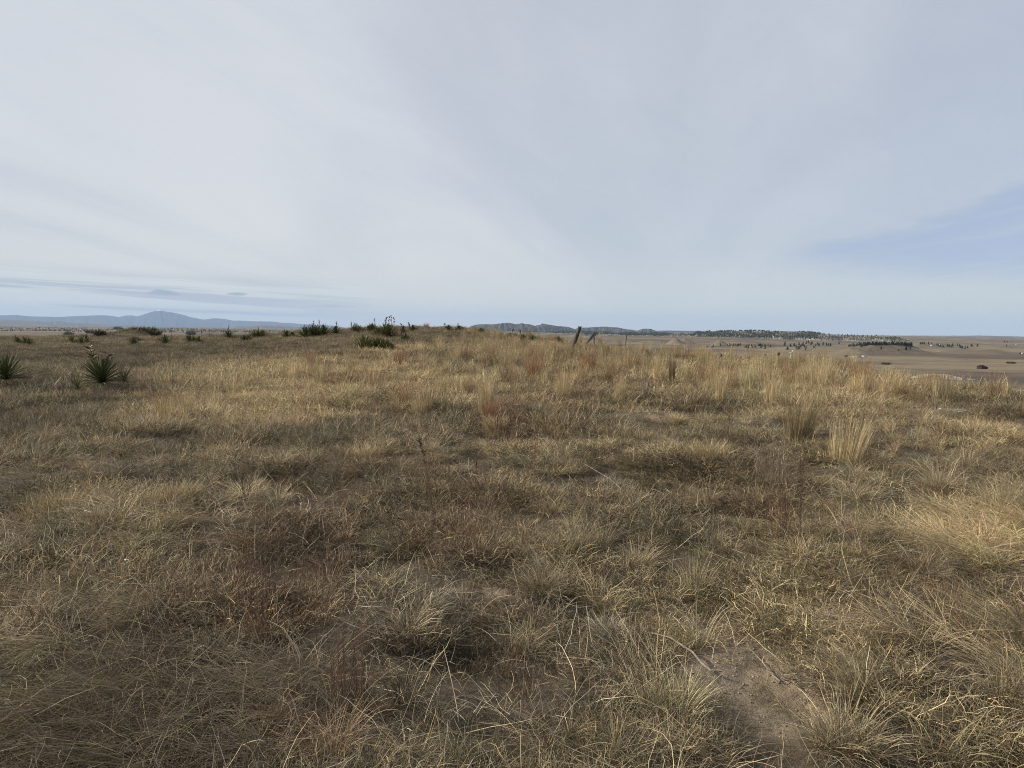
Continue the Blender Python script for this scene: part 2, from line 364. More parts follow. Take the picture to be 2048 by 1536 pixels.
relief('mountains', [(-520, 634), (-400, 630), (-250, 633), (-100, 629), (0, 630.5), (30, 629.5), (60, 632.5), (120, 633.5), (155, 632), (190, 630.5), (215, 630.5), (237, 634), (253, 630.5), (262, 630.5), (274, 632.5), (287, 628.5), (300, 624.5),
        (311, 621.5), (319, 618), (326, 620.8), (334, 624.2), (345, 624.5), (356, 627), (366, 629.5), (380, 633.5), (400, 638), (410, 639), (422, 637), (432, 636.5), (450, 637.5), (465, 641), (480, 641), (510, 642.5), (545, 643),
        (560, 645), (580, 646), (600, 647.5), (640, 650), (690, 652), (740, 654)], 46000, 9000, M_mtn, gully=.12, gs=.8, nj=30, step=1.5, seed=3)
relief('hills', [(-500, 640), (-200, 637), (0, 638.5), (35, 640.5), (60, 641), (95, 643.5), (118, 641.5), (135, 645), (160, 646), (200, 648.5), (280, 651), (330, 652)], 26000, 5000, M_mesa, gully=.15, seed=11)
relief('hills', [(455, 654), (480, 652.5), (505, 653), (520, 651), (535, 650.5), (550, 652), (556, 650.5), (566, 651), (580, 653), (600, 654.5), (700, 656)], 21000, 3000, M_mesa, gully=.15, seed=12)
relief('hills', [(845, 658), (865, 654.5), (880, 652.5), (893, 651.2), (905, 653), (925, 656.5), (945, 659)], 15000, 2400, M_hill, gully=.2, seed=14)
relief('hills', [(925, 658), (938, 653), (950, 649.5), (960, 648), (985, 648), (998, 646), (1015, 645.3), (1032, 648), (1043, 646.3), (1052, 647), (1070, 651), (1077, 650), (1085, 646.8), (1095, 648.8), (1110, 651), (1128, 652.5), (1140, 654.5), (1150, 658.5), (1165, 664)], 12000, 3200, M_hill, gully=.45, gs=2.2, seed=15)
relief('hills', [(1140, 664), (1152, 657), (1165, 655), (1185, 654), (1208, 653), (1235, 654.5), (1250, 658), (1262, 659), (1275, 661), (1285, 664)], 13500, 2800, M_hill, gully=.4, gs=2.2, seed=16)
relief('hills', [(1262, 665), (1276, 661), (1283, 658), (1290, 657), (1300, 657.2), (1309, 660), (1320, 665)], 11000, 1400, M_hill, gully=.3, gs=2, seed=17)
relief('mesa', [(1290, 664), (1320, 661), (1345, 661), (1400, 661.5), (1440, 662), (1500, 664), (1540, 667)], 16000, 2600, M_hill, gully=.2, seed=18)
relief('plateau', [(1600, 672), (1660, 670.5), (1720, 670.5), (1800, 671), (1880, 671.3), (1960, 671), (2000, 672), (2020, 672.3), (2048, 673), (2200, 674), (2500, 676)], 21000, 4500, M_mesa, gully=.25, gs=1.4, seed=19)
bluff_prof = [(1120, 668), (1180, 668), (1230, 667), (1290, 668), (1340, 668), (1385, 669), (1396, 663), (1405, 665), (1420, 662), (1455, 662), (1460, 661), (1500, 661.5), (1540, 662), (1580, 662), (1620, 664.5), (1645, 667), (1665, 668.5), (1700, 670), (1780, 672), (1840, 676)]
relief('bluff', bluff_prof, 4600, 460, M_cliff, base=-45, gully=.55, gs=4.5, nj=34, step=.6, seed=22)
relief('bluff', [(1000, 672), (1020, 664), (1080, 663.5), (1150, 662.5), (1200, 664), (1260, 665), (1330, 666.5), (1400, 672)], 6400, 500, M_cliff, base=-45, gully=.5, gs=4, nj=30, step=.7, seed=23)

# pale eroded bank below the crest, right
M_bank = noise_mat('pale_clay', (.24, .20, .145), (.46, .41, .31), .35, stretch=(1, 1, .5), c3=(.14, .115, .08))
def bank(prof, base_py, R, depth, seed):
    pxs = np.arange(prof[0][0], prof[-1][0] + .4, .4); pys = np.interp(pxs, [p[0] for p in prof], [p[1] for p in prof]); nj = 14; tt = np.linspace(0, 1, nj); V = []
    for a_, b_ in zip(pxs, pys):
        v = ray(a_, b_); v = v / math.hypot(v[0], v[1]); top = zat(a_, b_, R)[2]
        rr = R - depth * .3 + tt * depth + (fbm(np.full(nj, a_ * .9), tt * .5, seed, 3) - .5) * depth * .25 * (1 - tt)
        g0 = H(v[0] * rr, v[1] * rr)
        h = np.minimum(1, tt / .3) ** .7 * (1 - sst(tt, .35, 1))
        z = g0 - .3 + np.maximum(top - g0[4] + .3, .0) * h
        V.append(np.stack((v[0] * rr, v[1] * rr, z), -1))
    n = len(pxs); V = np.concatenate(V); i = np.arange(n - 1)[:, None]; j = np.arange(nj - 1)[None, :]
    Q = np.stack((i * nj + j, (i + 1) * nj + j, (i + 1) * nj + j + 1, i * nj + j + 1), -1).reshape(-1, 4)
    tag(obj('eroded_bank', mesh_from('eroded_bank', V, Q, None, M_bank, None, True)), kind='structure')
_, Rb = hit(1858, 757)
bank([(1820, 755), (1828, 752.5), (1838, 750), (1850, 748.5), (1866, 747.5), (1873, 749), (1885, 748), (1898, 750), (1912, 753), (1925, 756)], 757, Rb + 6, 26, 31)
_, Rb2 = hit(1935, 759)
bank([(1928, 759), (1934, 757.3), (1942, 757.5), (1950, 759)], 759, Rb2 + 4, 14, 33)

# ------------------------------------------------------------------ blades
def blades(rng, n, R, L, tilt, bend, wid, K=5, curl=.6, lean=None, out=.8, kink=0., vary=.35, warm=.08, flat=None, pw=1.3):
    """n ribbons rooted in a disc. L, tilt, bend are (lo, hi). lean=(azimuth, amount) combs them."""
    r = R * np.sqrt(rng.random(n)); ph = rng.random(n) * 2 * np.pi
    x0 = r * np.cos(ph); y0 = r * np.sin(ph)
    a = ph + rng.normal(0, 1.0 / max(out, .01) * .5, n)
    if lean is not None:
        m = rng.random(n) < lean[1]; a = np.where(m, lean[0] + rng.normal(0, .35, n), a)
    Ln = rng.uniform(*L, n); th = rng.uniform(*tilt, n); bd = rng.uniform(*bend, n); cu = rng.normal(0, curl, n)
    p = np.stack((x0, y0, np.zeros(n) - .004), -1); P = [p]; T = []
    for k in range(K):
        s = (k + .5) / K
        t_ = th + bd * s ** pw + rng.normal(0, kink, n) * (k > 0); aa = a + cu * s + rng.normal(0, kink, n) * (k > 0)
        d = np.stack((np.sin(t_) * np.cos(aa), np.sin(t_) * np.sin(aa), np.cos(t_)), -1)
        p = p + d * (Ln / K)[:, None]; p[:, 2] = np.maximum(p[:, 2], .004 + .01 * rng.random(n)); P.append(p); T.append(d)
    T.append(T[-1]); ro = rng.uniform(-1.2, 1.2, n)
    V = np.zeros((n, 2 * K + 1, 3))
    ww = wid * rng.uniform(.6, 1.3, n)
    for k in range(K + 1):
        t_ = T[k]; sd = np.stack((-t_[:, 1], t_[:, 0], np.zeros(n)), -1); sd /= np.linalg.norm(sd, axis=1)[:, None] + 1e-6
        up = np.cross(t_, sd); s_ = sd * np.cos(ro)[:, None] + up * np.sin(ro)[:, None]
        if k == K: V[:, 2 * K] = P[k]
        else:
            f = (1 - .55 * (k / K) ** 1.5) * .5
            V[:, 2 * k] = P[k] - s_ * (ww * f)[:, None]; V[:, 2 * k + 1] = P[k] + s_ * (ww * f)[:, None]
    m = 2 * K + 1; base = (np.arange(n) * m)[:, None]
    q = np.concatenate([base + np.array([[2 * k, 2 * k + 1, 2 * k + 3, 2 * k + 2]]) for k in range(K - 1)], 1).reshape(-1, 4)
    t = (base + np.array([[2 * K - 2, 2 * K - 1, 2 * K]])).reshape(-1, 3)
    v = np.exp(rng.normal(0, vary * 1.25, n)); wm = rng.normal(0, warm, n)
    c = np.stack((v * (1 + wm * .5), v, v * (1 - wm)), -1).clip(.12, 2.2)
    return V.reshape(-1, 3), q, t, np.repeat(c, m, 0)
def merge(parts):
    V, Q, T, C = [], [], [], []; o = 0
    for v, q, t, c in parts:
        V.append(v); Q.append(q + o); T.append(t + o); C.append(c); o += len(v)
    return np.concatenate(V), np.concatenate(Q), np.concatenate(T), np.concatenate(C)
def seedheads(rng, n, R, h, size, col):
    """tiny drooping seed tufts as slim diamonds"""
    V, Q, T, C = [], [], [], []
    for k in range(n):
        r = R * math.sqrt(rng.random()); a = rng.random() * 6.28; z = h * rng.uniform(.8, 1.05); c = np.array((r * math.cos(a), r * math.sin(a), z))
        d = rng.normal(0, 1, 3); d[2] = abs(d[2]) + .6; d /= np.linalg.norm(d); s = np.cross(d, (0.3, .9, .1)); s /= np.linalg.norm(s)
        b = len(V) * 1
        V += [c - d * size, c + s * size * .22, c + d * size, c - s * size * .22]; Q.append([b, b + 1, b + 2, b + 3])
        C += [np.array(col) * rng.uniform(.7, 1.3)] * 4
    return np.array(V), np.array(Q), np.zeros((0, 3), int), np.array(C)

def forb(rng, h, nst, wid, spread, twig=4, col=(1, 1, 1), lean=(0, 0)):
    """upright woody stems with a few side twigs"""
    parts = []
    def strip(pts, w0, w1, c):
        pts = np.array(pts); n = len(pts); t = np.gradient(pts, axis=0); t /= np.linalg.norm(t, axis=1)[:, None] + 1e-9
        up = np.array((rng.normal(), rng.normal(), .1)); s = np.cross(t, up); s /= np.linalg.norm(s, axis=1)[:, None] + 1e-9; s2 = np.cross(t, s)
        ws = np.linspace(w0, w1, n)[:, None] * .5
        V = np.concatenate([pts + s * ws, pts + (-.5 * s + .87 * s2) * ws, pts + (-.5 * s - .87 * s2) * ws]); Q = []
        for k in range(n - 1):
            for u in range(3):
                u2 = (u + 1) % 3; Q.append([u * n + k, u2 * n + k, u2 * n + k + 1, u * n + k + 1])
        parts.append((V, np.array(Q), np.zeros((0, 3), int), np.tile(np.array(c), (len(V), 1))))
    for i in range(nst):
        a = rng.random() * 6.28; til = abs(rng.normal(0, spread)) ; L = h * rng.uniform(.6, 1.05); c = np.array(col) * math.exp(rng.normal(0, .25))
        p = np.array((rng.normal(0, .10 * h), rng.normal(0, .10 * h), 0.)); pts = [p]; K = 6
        for k in range(K):
            t_ = til * (1 - .35 * k / K) + rng.normal(0, .05); a_ = a + rng.normal(0, .15)
            p = p + np.array((math.sin(t_) * math.cos(a_) + lean[0], math.sin(t_) * math.sin(a_) + lean[1], math.cos(t_))) * L / K; pts.append(p)
        strip(pts, wid, wid * .45, c)
        for q in range(twig):
            k = rng.integers(2, K); b = pts[k]; ta = rng.random() * 6.28; tl = L * rng.uniform(.1, .3) * (1.2 - k / K * .6); tt = rng.uniform(.3, .8)
            e1 = b + np.array((math.sin(tt) * math.cos(ta), math.sin(tt) * math.sin(ta), math.cos(tt))) * tl * .5
            e2 = e1 + np.array((math.sin(tt * .6) * math.cos(ta), math.sin(tt * .6) * math.sin(ta), math.cos(tt * .6))) * tl * .5
            strip([b, e1, e2], wid * .55, wid * .3, c * 1.05)
    return merge(parts)

# prototype clumps (kept out of the scene, only scattered)
def protos(name, fn, n, seed):
    c = bpy.data.collections.new(name)
    for k in range(n):
        rng = np.random.default_rng(seed + k); V, Q, T, C = fn(rng, k)
        c.objects.link(obj('%s_%02d' % (name, k), mesh_from(name, V, Q, T, M_grass, C), link=False))
    return c
def layer_shade(b, f): return (b[0], b[1], b[2], b[3] * f)      # scales layer colour: litter darkened to paint in shade under the upper straw
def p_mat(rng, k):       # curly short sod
    return merge([layer_shade(blades(rng, 55, .11, (.05, .13), (.2, 1.2), (.2, 1.6), .0021, 5, 1.3, out=.5, kink=.36, vary=.5), 1.25),
                  layer_shade(blades(rng, 80, .15, (.06, .15), (1.15, 1.6), (-.1, .3), .0021, 4, 1.0, out=.3, kink=.30, vary=.4), .42)])
def p_mat_far(rng, k):
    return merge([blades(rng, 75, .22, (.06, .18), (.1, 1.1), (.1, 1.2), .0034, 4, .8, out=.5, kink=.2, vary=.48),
                  layer_shade(blades(rng, 40, .24, (.10, .24), (1.15, 1.6), (-.1, .3), .0040, 3, .8, out=.3, kink=.2), .42)])
def p_bunch(rng, k):     # arching bunch
    return merge([blades(rng, 80, .05, (.12, .28), (.05, .85), (.5, 1.6), .0021, 6, .5, out=1.0, kink=.12, vary=.45),
                  blades(rng, 30, .06, (.06, .16), (.1, 1.0), (.3, 1.2), .0022, 4, .8, out=.7, kink=.2)])
def p_lodged(rng, k):    # long blades combed over
    return merge([blades(rng, 60, .09, (.28, .50), (.45, .95), (.7, 1.15), .0023, 7, .45, lean=(0, .85), kink=.09, pw=.8),
                  blades(rng, 16, .09, (.18, .4), (.1, .9), (.4, 1.6), .0022, 6, .7, kink=.12)])
def p_tall(rng, k):      # upright bunch
    return merge([blades(rng, 120, .09, (.28, .62), (.0, .24), (.0, .42), .0036, 4, .4, out=1.0, kink=.05, vary=.28),
                  blades(rng, 30, .09, (.12, .28), (.1, .8), (.2, 1.0), .0036, 4, .7, kink=.1),
                  seedheads(rng, 26, .13, .5, .014, (1.25, 1.2, 1.05))])
def p_gold(rng, k):      # tousled medium grass
    return blades(rng, 100, .16, (.12, .32), (.1, .9), (.2, 1.5), .0029, 5, .8, out=.5, kink=.20, vary=.36)
def p_straw(rng, k):     # loose pale stalks
    return merge([blades(rng, 9, .25, (.12, .34), (.35, 1.4), (-.2, .9), .0025, 5, .5, out=.2, kink=.10, vary=.2),
                  blades(rng, 12, .25, (.06, .18), (1.3, 1.6), (-.1, .1), .0024, 3, .5, out=.1, kink=.15, vary=.3)])
def p_stem(rng, k):
    return forb(rng, .27, 11, .0028, .32, 3)
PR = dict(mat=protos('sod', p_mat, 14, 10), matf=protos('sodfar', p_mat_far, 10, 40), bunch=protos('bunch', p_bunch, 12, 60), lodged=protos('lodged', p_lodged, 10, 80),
          tall=protos('tall', p_tall, 10, 100), gold=protos('tousled', p_gold, 10, 120), straw=protos('stalks', p_straw, 12, 140), stem=protos('stems', p_stem, 10, 160))

def scatter(name, key, P3, rot, scl, tint, label, cat):
    n = len(P3); me = bpy.data.meshes.new(name); me.vertices.add(n); me.vertices.foreach_set('co', P3.astype(np.float32).ravel())
    k = len(PR[key].objects); rng = np.random.default_rng(len(name) + n)
    a = me.attributes.new('pick', 'INT', 'POINT'); a.data.foreach_set('value', rng.integers(0, k, n).astype(np.int32))
    a = me.attributes.new('turn', 'FLOAT_VECTOR', 'POINT'); a.data.foreach_set('vector', rot.astype(np.float32).ravel())
    a = me.attributes.new('size', 'FLOAT_VECTOR', 'POINT'); a.data.foreach_set('vector', scl.astype(np.float32).ravel())
    a = me.attributes.new('tint', 'FLOAT_VECTOR', 'POINT'); a.data.foreach_set('vector', tint.astype(np.float32).ravel())
    o = obj(name, me); tag(o, label, cat, kind='stuff')
    ng = bpy.data.node_groups.new(name, 'GeometryNodeTree')
    ng.interface.new_socket('Geometry', in_out='INPUT', socket_type='NodeSocketGeometry'); ng.interface.new_socket('Geometry', in_out='OUTPUT', socket_type='NodeSocketGeometry')
    N = ng.nodes.new; gi = N('NodeGroupInput'); go = N('NodeGroupOutput'); ip = N('GeometryNodeInstanceOnPoints'); ci = N('GeometryNodeCollectionInfo')
    ci.inputs['Collection'].default_value = PR[key]; ci.inputs['Separate Children'].default_value = True; ci.inputs['Reset Children'].default_value = True
    ip.inputs['Pick Instance'].default_value = True
    def na_(nm, ty):
        x = N('GeometryNodeInputNamedAttribute'); x.data_type = ty; x.inputs['Name'].default_value = nm; return [s for s in x.outputs if s.enabled][0]
    L = ng.links.new
    L(gi.outputs[0], ip.inputs['Points']); L(ci.outputs[0], ip.inputs['Instance']); L(na_('pick', 'INT'), ip.inputs['Instance Index'])
    L(na_('turn', 'FLOAT_VECTOR'), ip.inputs['Rotation']); L(na_('size', 'FLOAT_VECTOR'), ip.inputs['Scale']); L(ip.outputs[0], go.inputs[0])
    md = o.modifiers.new('scatter', 'NODES'); md.node_group = ng
    return o

# colour of the sward by place
GREY = np.array((.208, .168, .104)); STRAW = np.array((.345, .272, .160)); GOLD = np.array((.50, .39, .222)); RUST = np.array((.34, .225, .13)); PALE = np.array((.58, .48, .32)); OLIVE = np.array((.180, .152, .090)); BROWN = np.array((.135, .100, .060))
ZG = [(640, 760, 350, 48, 1.25), (500, 825, 270, 44, 1.05), (800, 703, 105, 9, 1.1), (860, 790, 140, 40, .6), (1985, 1070, 190, 75, .95), (1700, 800, 170, 60, .6), (1560, 780, 120, 60, .45), (260, 1000, 170, 32, .7), (430, 985, 90, 20, .6),
      (1100, 760, 260, 60, .4), (1900, 880, 190, 45, .25), (1950, 790, 110, 18, .3), (1000, 700, 160, 18, .4), (1400, 760, 160, 50, .45), (1290, 1110, 80, 50, .35), (1130, 1120, 110, 70, .25)]
ZR = [(540, 1180, 200, 140, .45), (930, 1060, 170, 90, .4), (640, 1090, 110, 90, .4), (1040, 870, 120, 40, .4), (1500, 1000, 130, 60, .35), (700, 765, 90, 18, .6), (830, 800, 60, 40, .5), (800, 722, 30, 16, .7), (1000, 840, 60, 40, .45), (1130, 800, 60, 40, .35), (1760, 790, 90, 30, .35), (690, 1480, 130, 90, .45), (560, 1050, 160, 60, .3), (1850, 1170, 120, 50, .4), (1620, 1040, 120, 50, .3)]
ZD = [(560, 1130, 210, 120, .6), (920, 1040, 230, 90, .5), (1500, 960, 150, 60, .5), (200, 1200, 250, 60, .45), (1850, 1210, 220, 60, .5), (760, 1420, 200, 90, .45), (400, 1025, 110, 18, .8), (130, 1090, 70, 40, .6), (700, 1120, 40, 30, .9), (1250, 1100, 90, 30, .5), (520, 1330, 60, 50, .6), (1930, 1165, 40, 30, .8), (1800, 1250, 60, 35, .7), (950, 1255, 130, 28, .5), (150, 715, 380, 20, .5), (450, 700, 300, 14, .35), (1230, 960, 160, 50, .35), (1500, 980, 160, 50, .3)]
def tint_at(P3, rng, jit=.16):
    px, py = project(P3); n = len(P3); x, y = P3[:, 0], P3[:, 1]
    c = GREY[None] + (STRAW - GREY)[None] * sst(fbm(x * .75, y * .75, 51, 4), .30, .66)[:, None]
    c = c + (OLIVE - c) * (.32 * sst(fbm(x * .8, y * .8, 52, 3), .58, .74))[:, None]
    c = c + (BROWN - c) * (.65 * sst(fbm(x * .7, y * .7, 53, 3), .55, .72))[:, None]
    wv = .55 + .9 * fbm(x * 1.1, y * 1.1, 54, 3)
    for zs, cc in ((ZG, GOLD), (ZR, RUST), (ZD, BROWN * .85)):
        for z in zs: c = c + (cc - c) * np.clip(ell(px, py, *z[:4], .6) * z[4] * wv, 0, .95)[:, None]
    return c * np.exp(rng.normal(0, jit, (n, 1))) * (1 + rng.normal(0, .04, (n, 3)))
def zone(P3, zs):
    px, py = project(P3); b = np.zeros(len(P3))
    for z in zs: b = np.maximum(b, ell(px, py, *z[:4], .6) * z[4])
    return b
def pts(rng, r0, r1, dens, amax=41.5, extra=45):
    """uniform points on the ground in a wedge, wider close to the viewer"""
    am = rad(60); area = am * (r1 * r1 - r0 * r0); n = int(area * dens)
    r = np.sqrt(rng.uniform(r0 * r0, r1 * r1, n)); a = rng.uniform(-am, am, n)
    k = np.abs(np.degrees(a)) < amax + extra / np.maximum(r, 1.5); r, a = r[k], a[k]
    x, y = np.sin(a) * r, np.cos(a) * r; D, _ = crest(x, y); k = r < D + 9
    x, y = x[k], y[k]; return np.stack((x, y, H(x, y)), -1)
def euler(rng, n, t=.12, rz=None):
    return np.stack((rng.normal(0, t, n), rng.normal(0, t, n), rng.uniform(0, 6.283, n) if rz is None else rz), -1)
def sc3(s, vz): return np.stack((s, s, s * vz), -1)
rng = np.random.default_rng(5)
TALLZ = [(1180, 735, 420, 45, 1), (1560, 755, 330, 50, 1), (1750, 785, 150, 35, 1), (860, 800, 130, 45, .8), (1010, 800, 160, 60, .6), (640, 780, 280, 50, .35), (380, 830, 120, 30, .5), (1030, 700, 200, 25, .7), (1950, 790, 90, 12, .4)]
SHORT = [(1930, 890, 260, 90, 1), (1450, 850, 260, 26, 1), (1100, 950, 260, 40, .6), (1500, 1330, 260, 100, .8)]
def hollow(P3):
    """1 in the thin dark gaps between hummocks"""
    x, y = P3[:, 0], P3[:, 1]; f = fbm(x * 2.3, y * 2.3, 131, 3); b = fbm(x * .7, y * .7, 133, 2)
    return sst(f + (b - .5) * .5, .50, .58) * np.clip(1.3 - np.hypot(x, y) / 30, 0, 1)
def sod(r0, r1, dens, key, s0, cuts=.84):
    P3 = pts(rng, r0, r1, dens); b = bare_at(P3); keep = rng.random(len(P3)) > b * cuts
    keep &= rng.random(len(P3)) < .55 + .6 * fbm(P3[:, 0] * 2.1, P3[:, 1] * 2.1, 71, 3)
    keep &= rng.random(len(P3)) > .88 * hollow(P3)
    P3 = P3[keep]; n = len(P3); s = s0 * (1 - .4 * zone(P3, SHORT)) * rng.uniform(.6, 1.25, n) * (.35 + 1.3 * sst(fbm(P3[:, 0] * 1.9, P3[:, 1] * 1.9, 61, 3), .2, .8))
    return P3, euler(rng, n), sc3(s, rng.uniform(.7, 1.4, n)), tint_at(P3, rng)
def join(*ls): return [np.concatenate(x) for x in zip(*ls)]
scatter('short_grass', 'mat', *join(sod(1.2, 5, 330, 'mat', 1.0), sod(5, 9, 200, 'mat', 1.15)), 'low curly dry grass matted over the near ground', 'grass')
scatter('prairie_grass', 'matf', *join(sod(9, 16, 85, 'matf', 1.0), sod(16, 32, 38, 'matf', 1.2), sod(32, 95, 17, 'matf', 1.05)), 'dry prairie grass covering the rise up to the crest', 'grass')
# arching bunches, thin everywhere and thick in patches
P3 = pts(rng, 1.4, 14, 18); k = rng.random(len(P3)) < (.25 + 1.3 * sst(fbm(P3[:, 0] * .8, P3[:, 1] * .8, 81, 3), .42, .66)) * (1 - .98 * bare_at(P3)) * (1 - .8 * hollow(P3)); P3 = P3[k]; n = len(P3)
scatter('bunch_grass', 'bunch', P3, euler(rng, n, .15), sc3(rng.uniform(.55, 1.15, n), rng.uniform(.7, 1.15, n)), tint_at(P3, rng, .2) * 1.15, 'arching tufts of dry grass standing through the mat', 'grass')
# combed, lodged long grass at bottom left and bottom right
LOD = [(120, 1420, 420, 210, 1), (520, 1450, 220, 160, .7), (1960, 1090, 200, 90, .9), (1900, 1330, 230, 140, .55), (1950, 1480, 160, 80, .7), (950, 1480, 250, 90, .45), (330, 1060, 130, 50, .4)]
P3 = pts(rng, 1.4, 9, 95); k = rng.random(len(P3)) < (zone(P3, LOD) * (1 - .5 * hollow(P3)) + .02) * (1 - bare_at(P3)); P3 = P3[k]; n = len(P3)
rz = np.where(P3[:, 0] < 0, rad(205), rad(160)) + (fbm(P3[:, 0] * .9, P3[:, 1] * .9, 91, 3) - .5) * 2.2 + rng.normal(0, .35, n)
scatter('lodged_grass', 'lodged', P3, euler(rng, n, .08, rz), sc3(rng.uniform(.6, 1.1, n), rng.uniform(.7, 1.1, n)), tint_at(P3, rng, .15) * 1.08, 'long blades of dry grass combed over by the wind', 'grass')
# tall upright grass towards the crest
P3 = pts(rng, 8, 50, 9); k = rng.random(len(P3)) < zone(P3, TALLZ) * sst(fbm(P3[:, 0] * .9, P3[:, 1] * .9, 95, 3), .46, .60); P3 = P3[k]; n = len(P3)
tt = tint_at(P3, rng, .15); m = np.clip(.35 + rng.normal(0, .25, n), 0, .8)[:, None]; tt = tt + (GOLD * .95 - tt) * m
mm = (rng.random(n) < .16)[:, None]; tt = np.where(mm, RUST * .85 * np.exp(rng.normal(0, .15, (n, 1))), tt)
scatter('tall_grass', 'tall', P3, euler(rng, n, .08), sc3(rng.uniform(.6, 1.2, n), rng.uniform(.7, 1.15, n)), tt, 'tall upright golden grass thick along the crest', 'grass')
# tousled golden grass
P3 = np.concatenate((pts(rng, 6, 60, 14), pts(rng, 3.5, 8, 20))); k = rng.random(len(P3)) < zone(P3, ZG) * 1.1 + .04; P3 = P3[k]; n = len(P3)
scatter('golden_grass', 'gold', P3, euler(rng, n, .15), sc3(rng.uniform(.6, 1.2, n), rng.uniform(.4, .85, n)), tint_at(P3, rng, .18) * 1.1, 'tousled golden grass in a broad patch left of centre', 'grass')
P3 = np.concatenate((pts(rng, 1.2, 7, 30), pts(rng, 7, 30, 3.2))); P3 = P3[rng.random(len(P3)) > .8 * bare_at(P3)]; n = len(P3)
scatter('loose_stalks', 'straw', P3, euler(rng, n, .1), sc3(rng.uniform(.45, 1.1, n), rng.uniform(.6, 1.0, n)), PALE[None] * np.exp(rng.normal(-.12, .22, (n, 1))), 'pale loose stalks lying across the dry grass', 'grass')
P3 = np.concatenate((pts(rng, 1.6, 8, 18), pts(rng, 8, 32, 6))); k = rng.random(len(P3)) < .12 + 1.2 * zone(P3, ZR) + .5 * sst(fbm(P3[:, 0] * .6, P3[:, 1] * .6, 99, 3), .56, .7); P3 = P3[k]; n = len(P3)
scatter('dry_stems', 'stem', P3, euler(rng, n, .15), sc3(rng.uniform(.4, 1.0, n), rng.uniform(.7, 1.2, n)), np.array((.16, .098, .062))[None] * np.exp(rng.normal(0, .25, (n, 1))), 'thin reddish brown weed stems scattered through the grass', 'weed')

# pebbles and crumbs on the bare spots
def pebble_mesh(seed):
    rg = np.random.default_rng(seed); V = [(0, 0, 1), (1, 0, .1), (.5, .87, 0), (-.5, .87, .1), (-1, 0, 0), (-.5, -.87, .1), (.5, -.87, 0), (0, 0, -.6)]
    V = np.array(V, float) * rg.uniform(.7, 1.3, (8, 1)); V[:, 2] *= .6
    T = [(0, 1 + k, 1 + (k + 1) % 6) for k in range(6)] + [(7, 1 + (k + 1) % 6, 1 + k) for k in range(6)]
    return V * .01, np.zeros((0, 4), int), np.array(T), np.ones((8, 3)) * rg.uniform(.7, 1.2)
PR['peb'] = protos('pebbles', lambda r, k: pebble_mesh(k), 6, 200)
P3 = np.concatenate((pts(rng, 1.5, 8, 900), pts(rng, 8, 19, 60))); k = rng.random(len(P3)) < bare_at(P3) * .8 + .01; P3 = P3[k]; n = len(P3); far_ = np.hypot(P3[:, 0], P3[:, 1]) > 8
scatter('pebbles', 'peb', P3, euler(rng, n, .5), sc3(rng.uniform(.25, .9, n) * np.where(far_, 2.3, 1), np.ones(n)), np.where(far_[:, None], np.array((.50, .44, .36)), np.array((.34, .27, .2))) * np.exp(rng.normal(0, .25, (n, 1))), 'small pale stones and crumbs on the bare ground', 'gravel')

# ================================================================== THINGS
def blend_mat(name, c, transl=.15, rough=.6, spec=.3): return plant_mat(name, (c[0], c[1], c[2], 1), transl, rough, spec)
def fixmix(m):
    return m
def pm(name, c, **k):
    m, gm = new_mat(name); b = gm.n('ShaderNodeAttribute', attribute_name='bcol'); cc = gm.mix(1.0, b.outputs['Color'], c, 'MULTIPLY')
    p = gm.n('ShaderNodeBsdfPrincipled'); gm.nt.links.new(cc, p.inputs['Base Color']); p.inputs['Roughness'].default_value = k.get('rough', .6); p.inputs['Specular IOR Level'].default_value = k.get('spec', .25)
    tr = gm.n('ShaderNodeBsdfTranslucent'); gm.nt.links.new(cc, tr.inputs[0]); ms = gm.n('ShaderNodeMixShader'); ms.inputs[0].default_value = k.get('transl', .2)
    gm.nt.links.new(p.outputs[0], ms.inputs[1]); gm.nt.links.new(tr.outputs[0], ms.inputs[2]); finish(gm, ms.outputs[0]); return m
M_straw = pm('tussock_straw', (.40, .325, .205)); M_goldt = pm('tussock_gold', (.50, .39, .225)); M_grey = pm('tussock_grey', (.33, .28, .20)); M_green = pm('tussock_olive', (.40, .345, .205))
M_rust = pm('rust_stems', (.33, .190, .110)); M_dark = pm('dark_bunch', (.22, .17, .095)); M_stem = pm('brown_stems', (.13, .078, .05), transl=0); M_stem2 = pm('grey_stems', (.20, .16, .12), transl=0)
M_yleaf = pm('yucca_leaf', (.070, .080, .028), transl=.1, rough=.62, spec=.2); M_ydry = pm('yucca_dry_leaf', (.20, .18, .10), transl=.1); M_yol = pm('yucca_olive_leaf', (.115, .112, .040), transl=.1, rough=.5)
M_pod = pm('seed_pod', (.36, .29, .20), transl=0); M_poddark = pm('seed_pod_dark', (.10, .065, .045), transl=0); M_twig = pm('tumbleweed_twig', (.36, .28, .19), transl=0)
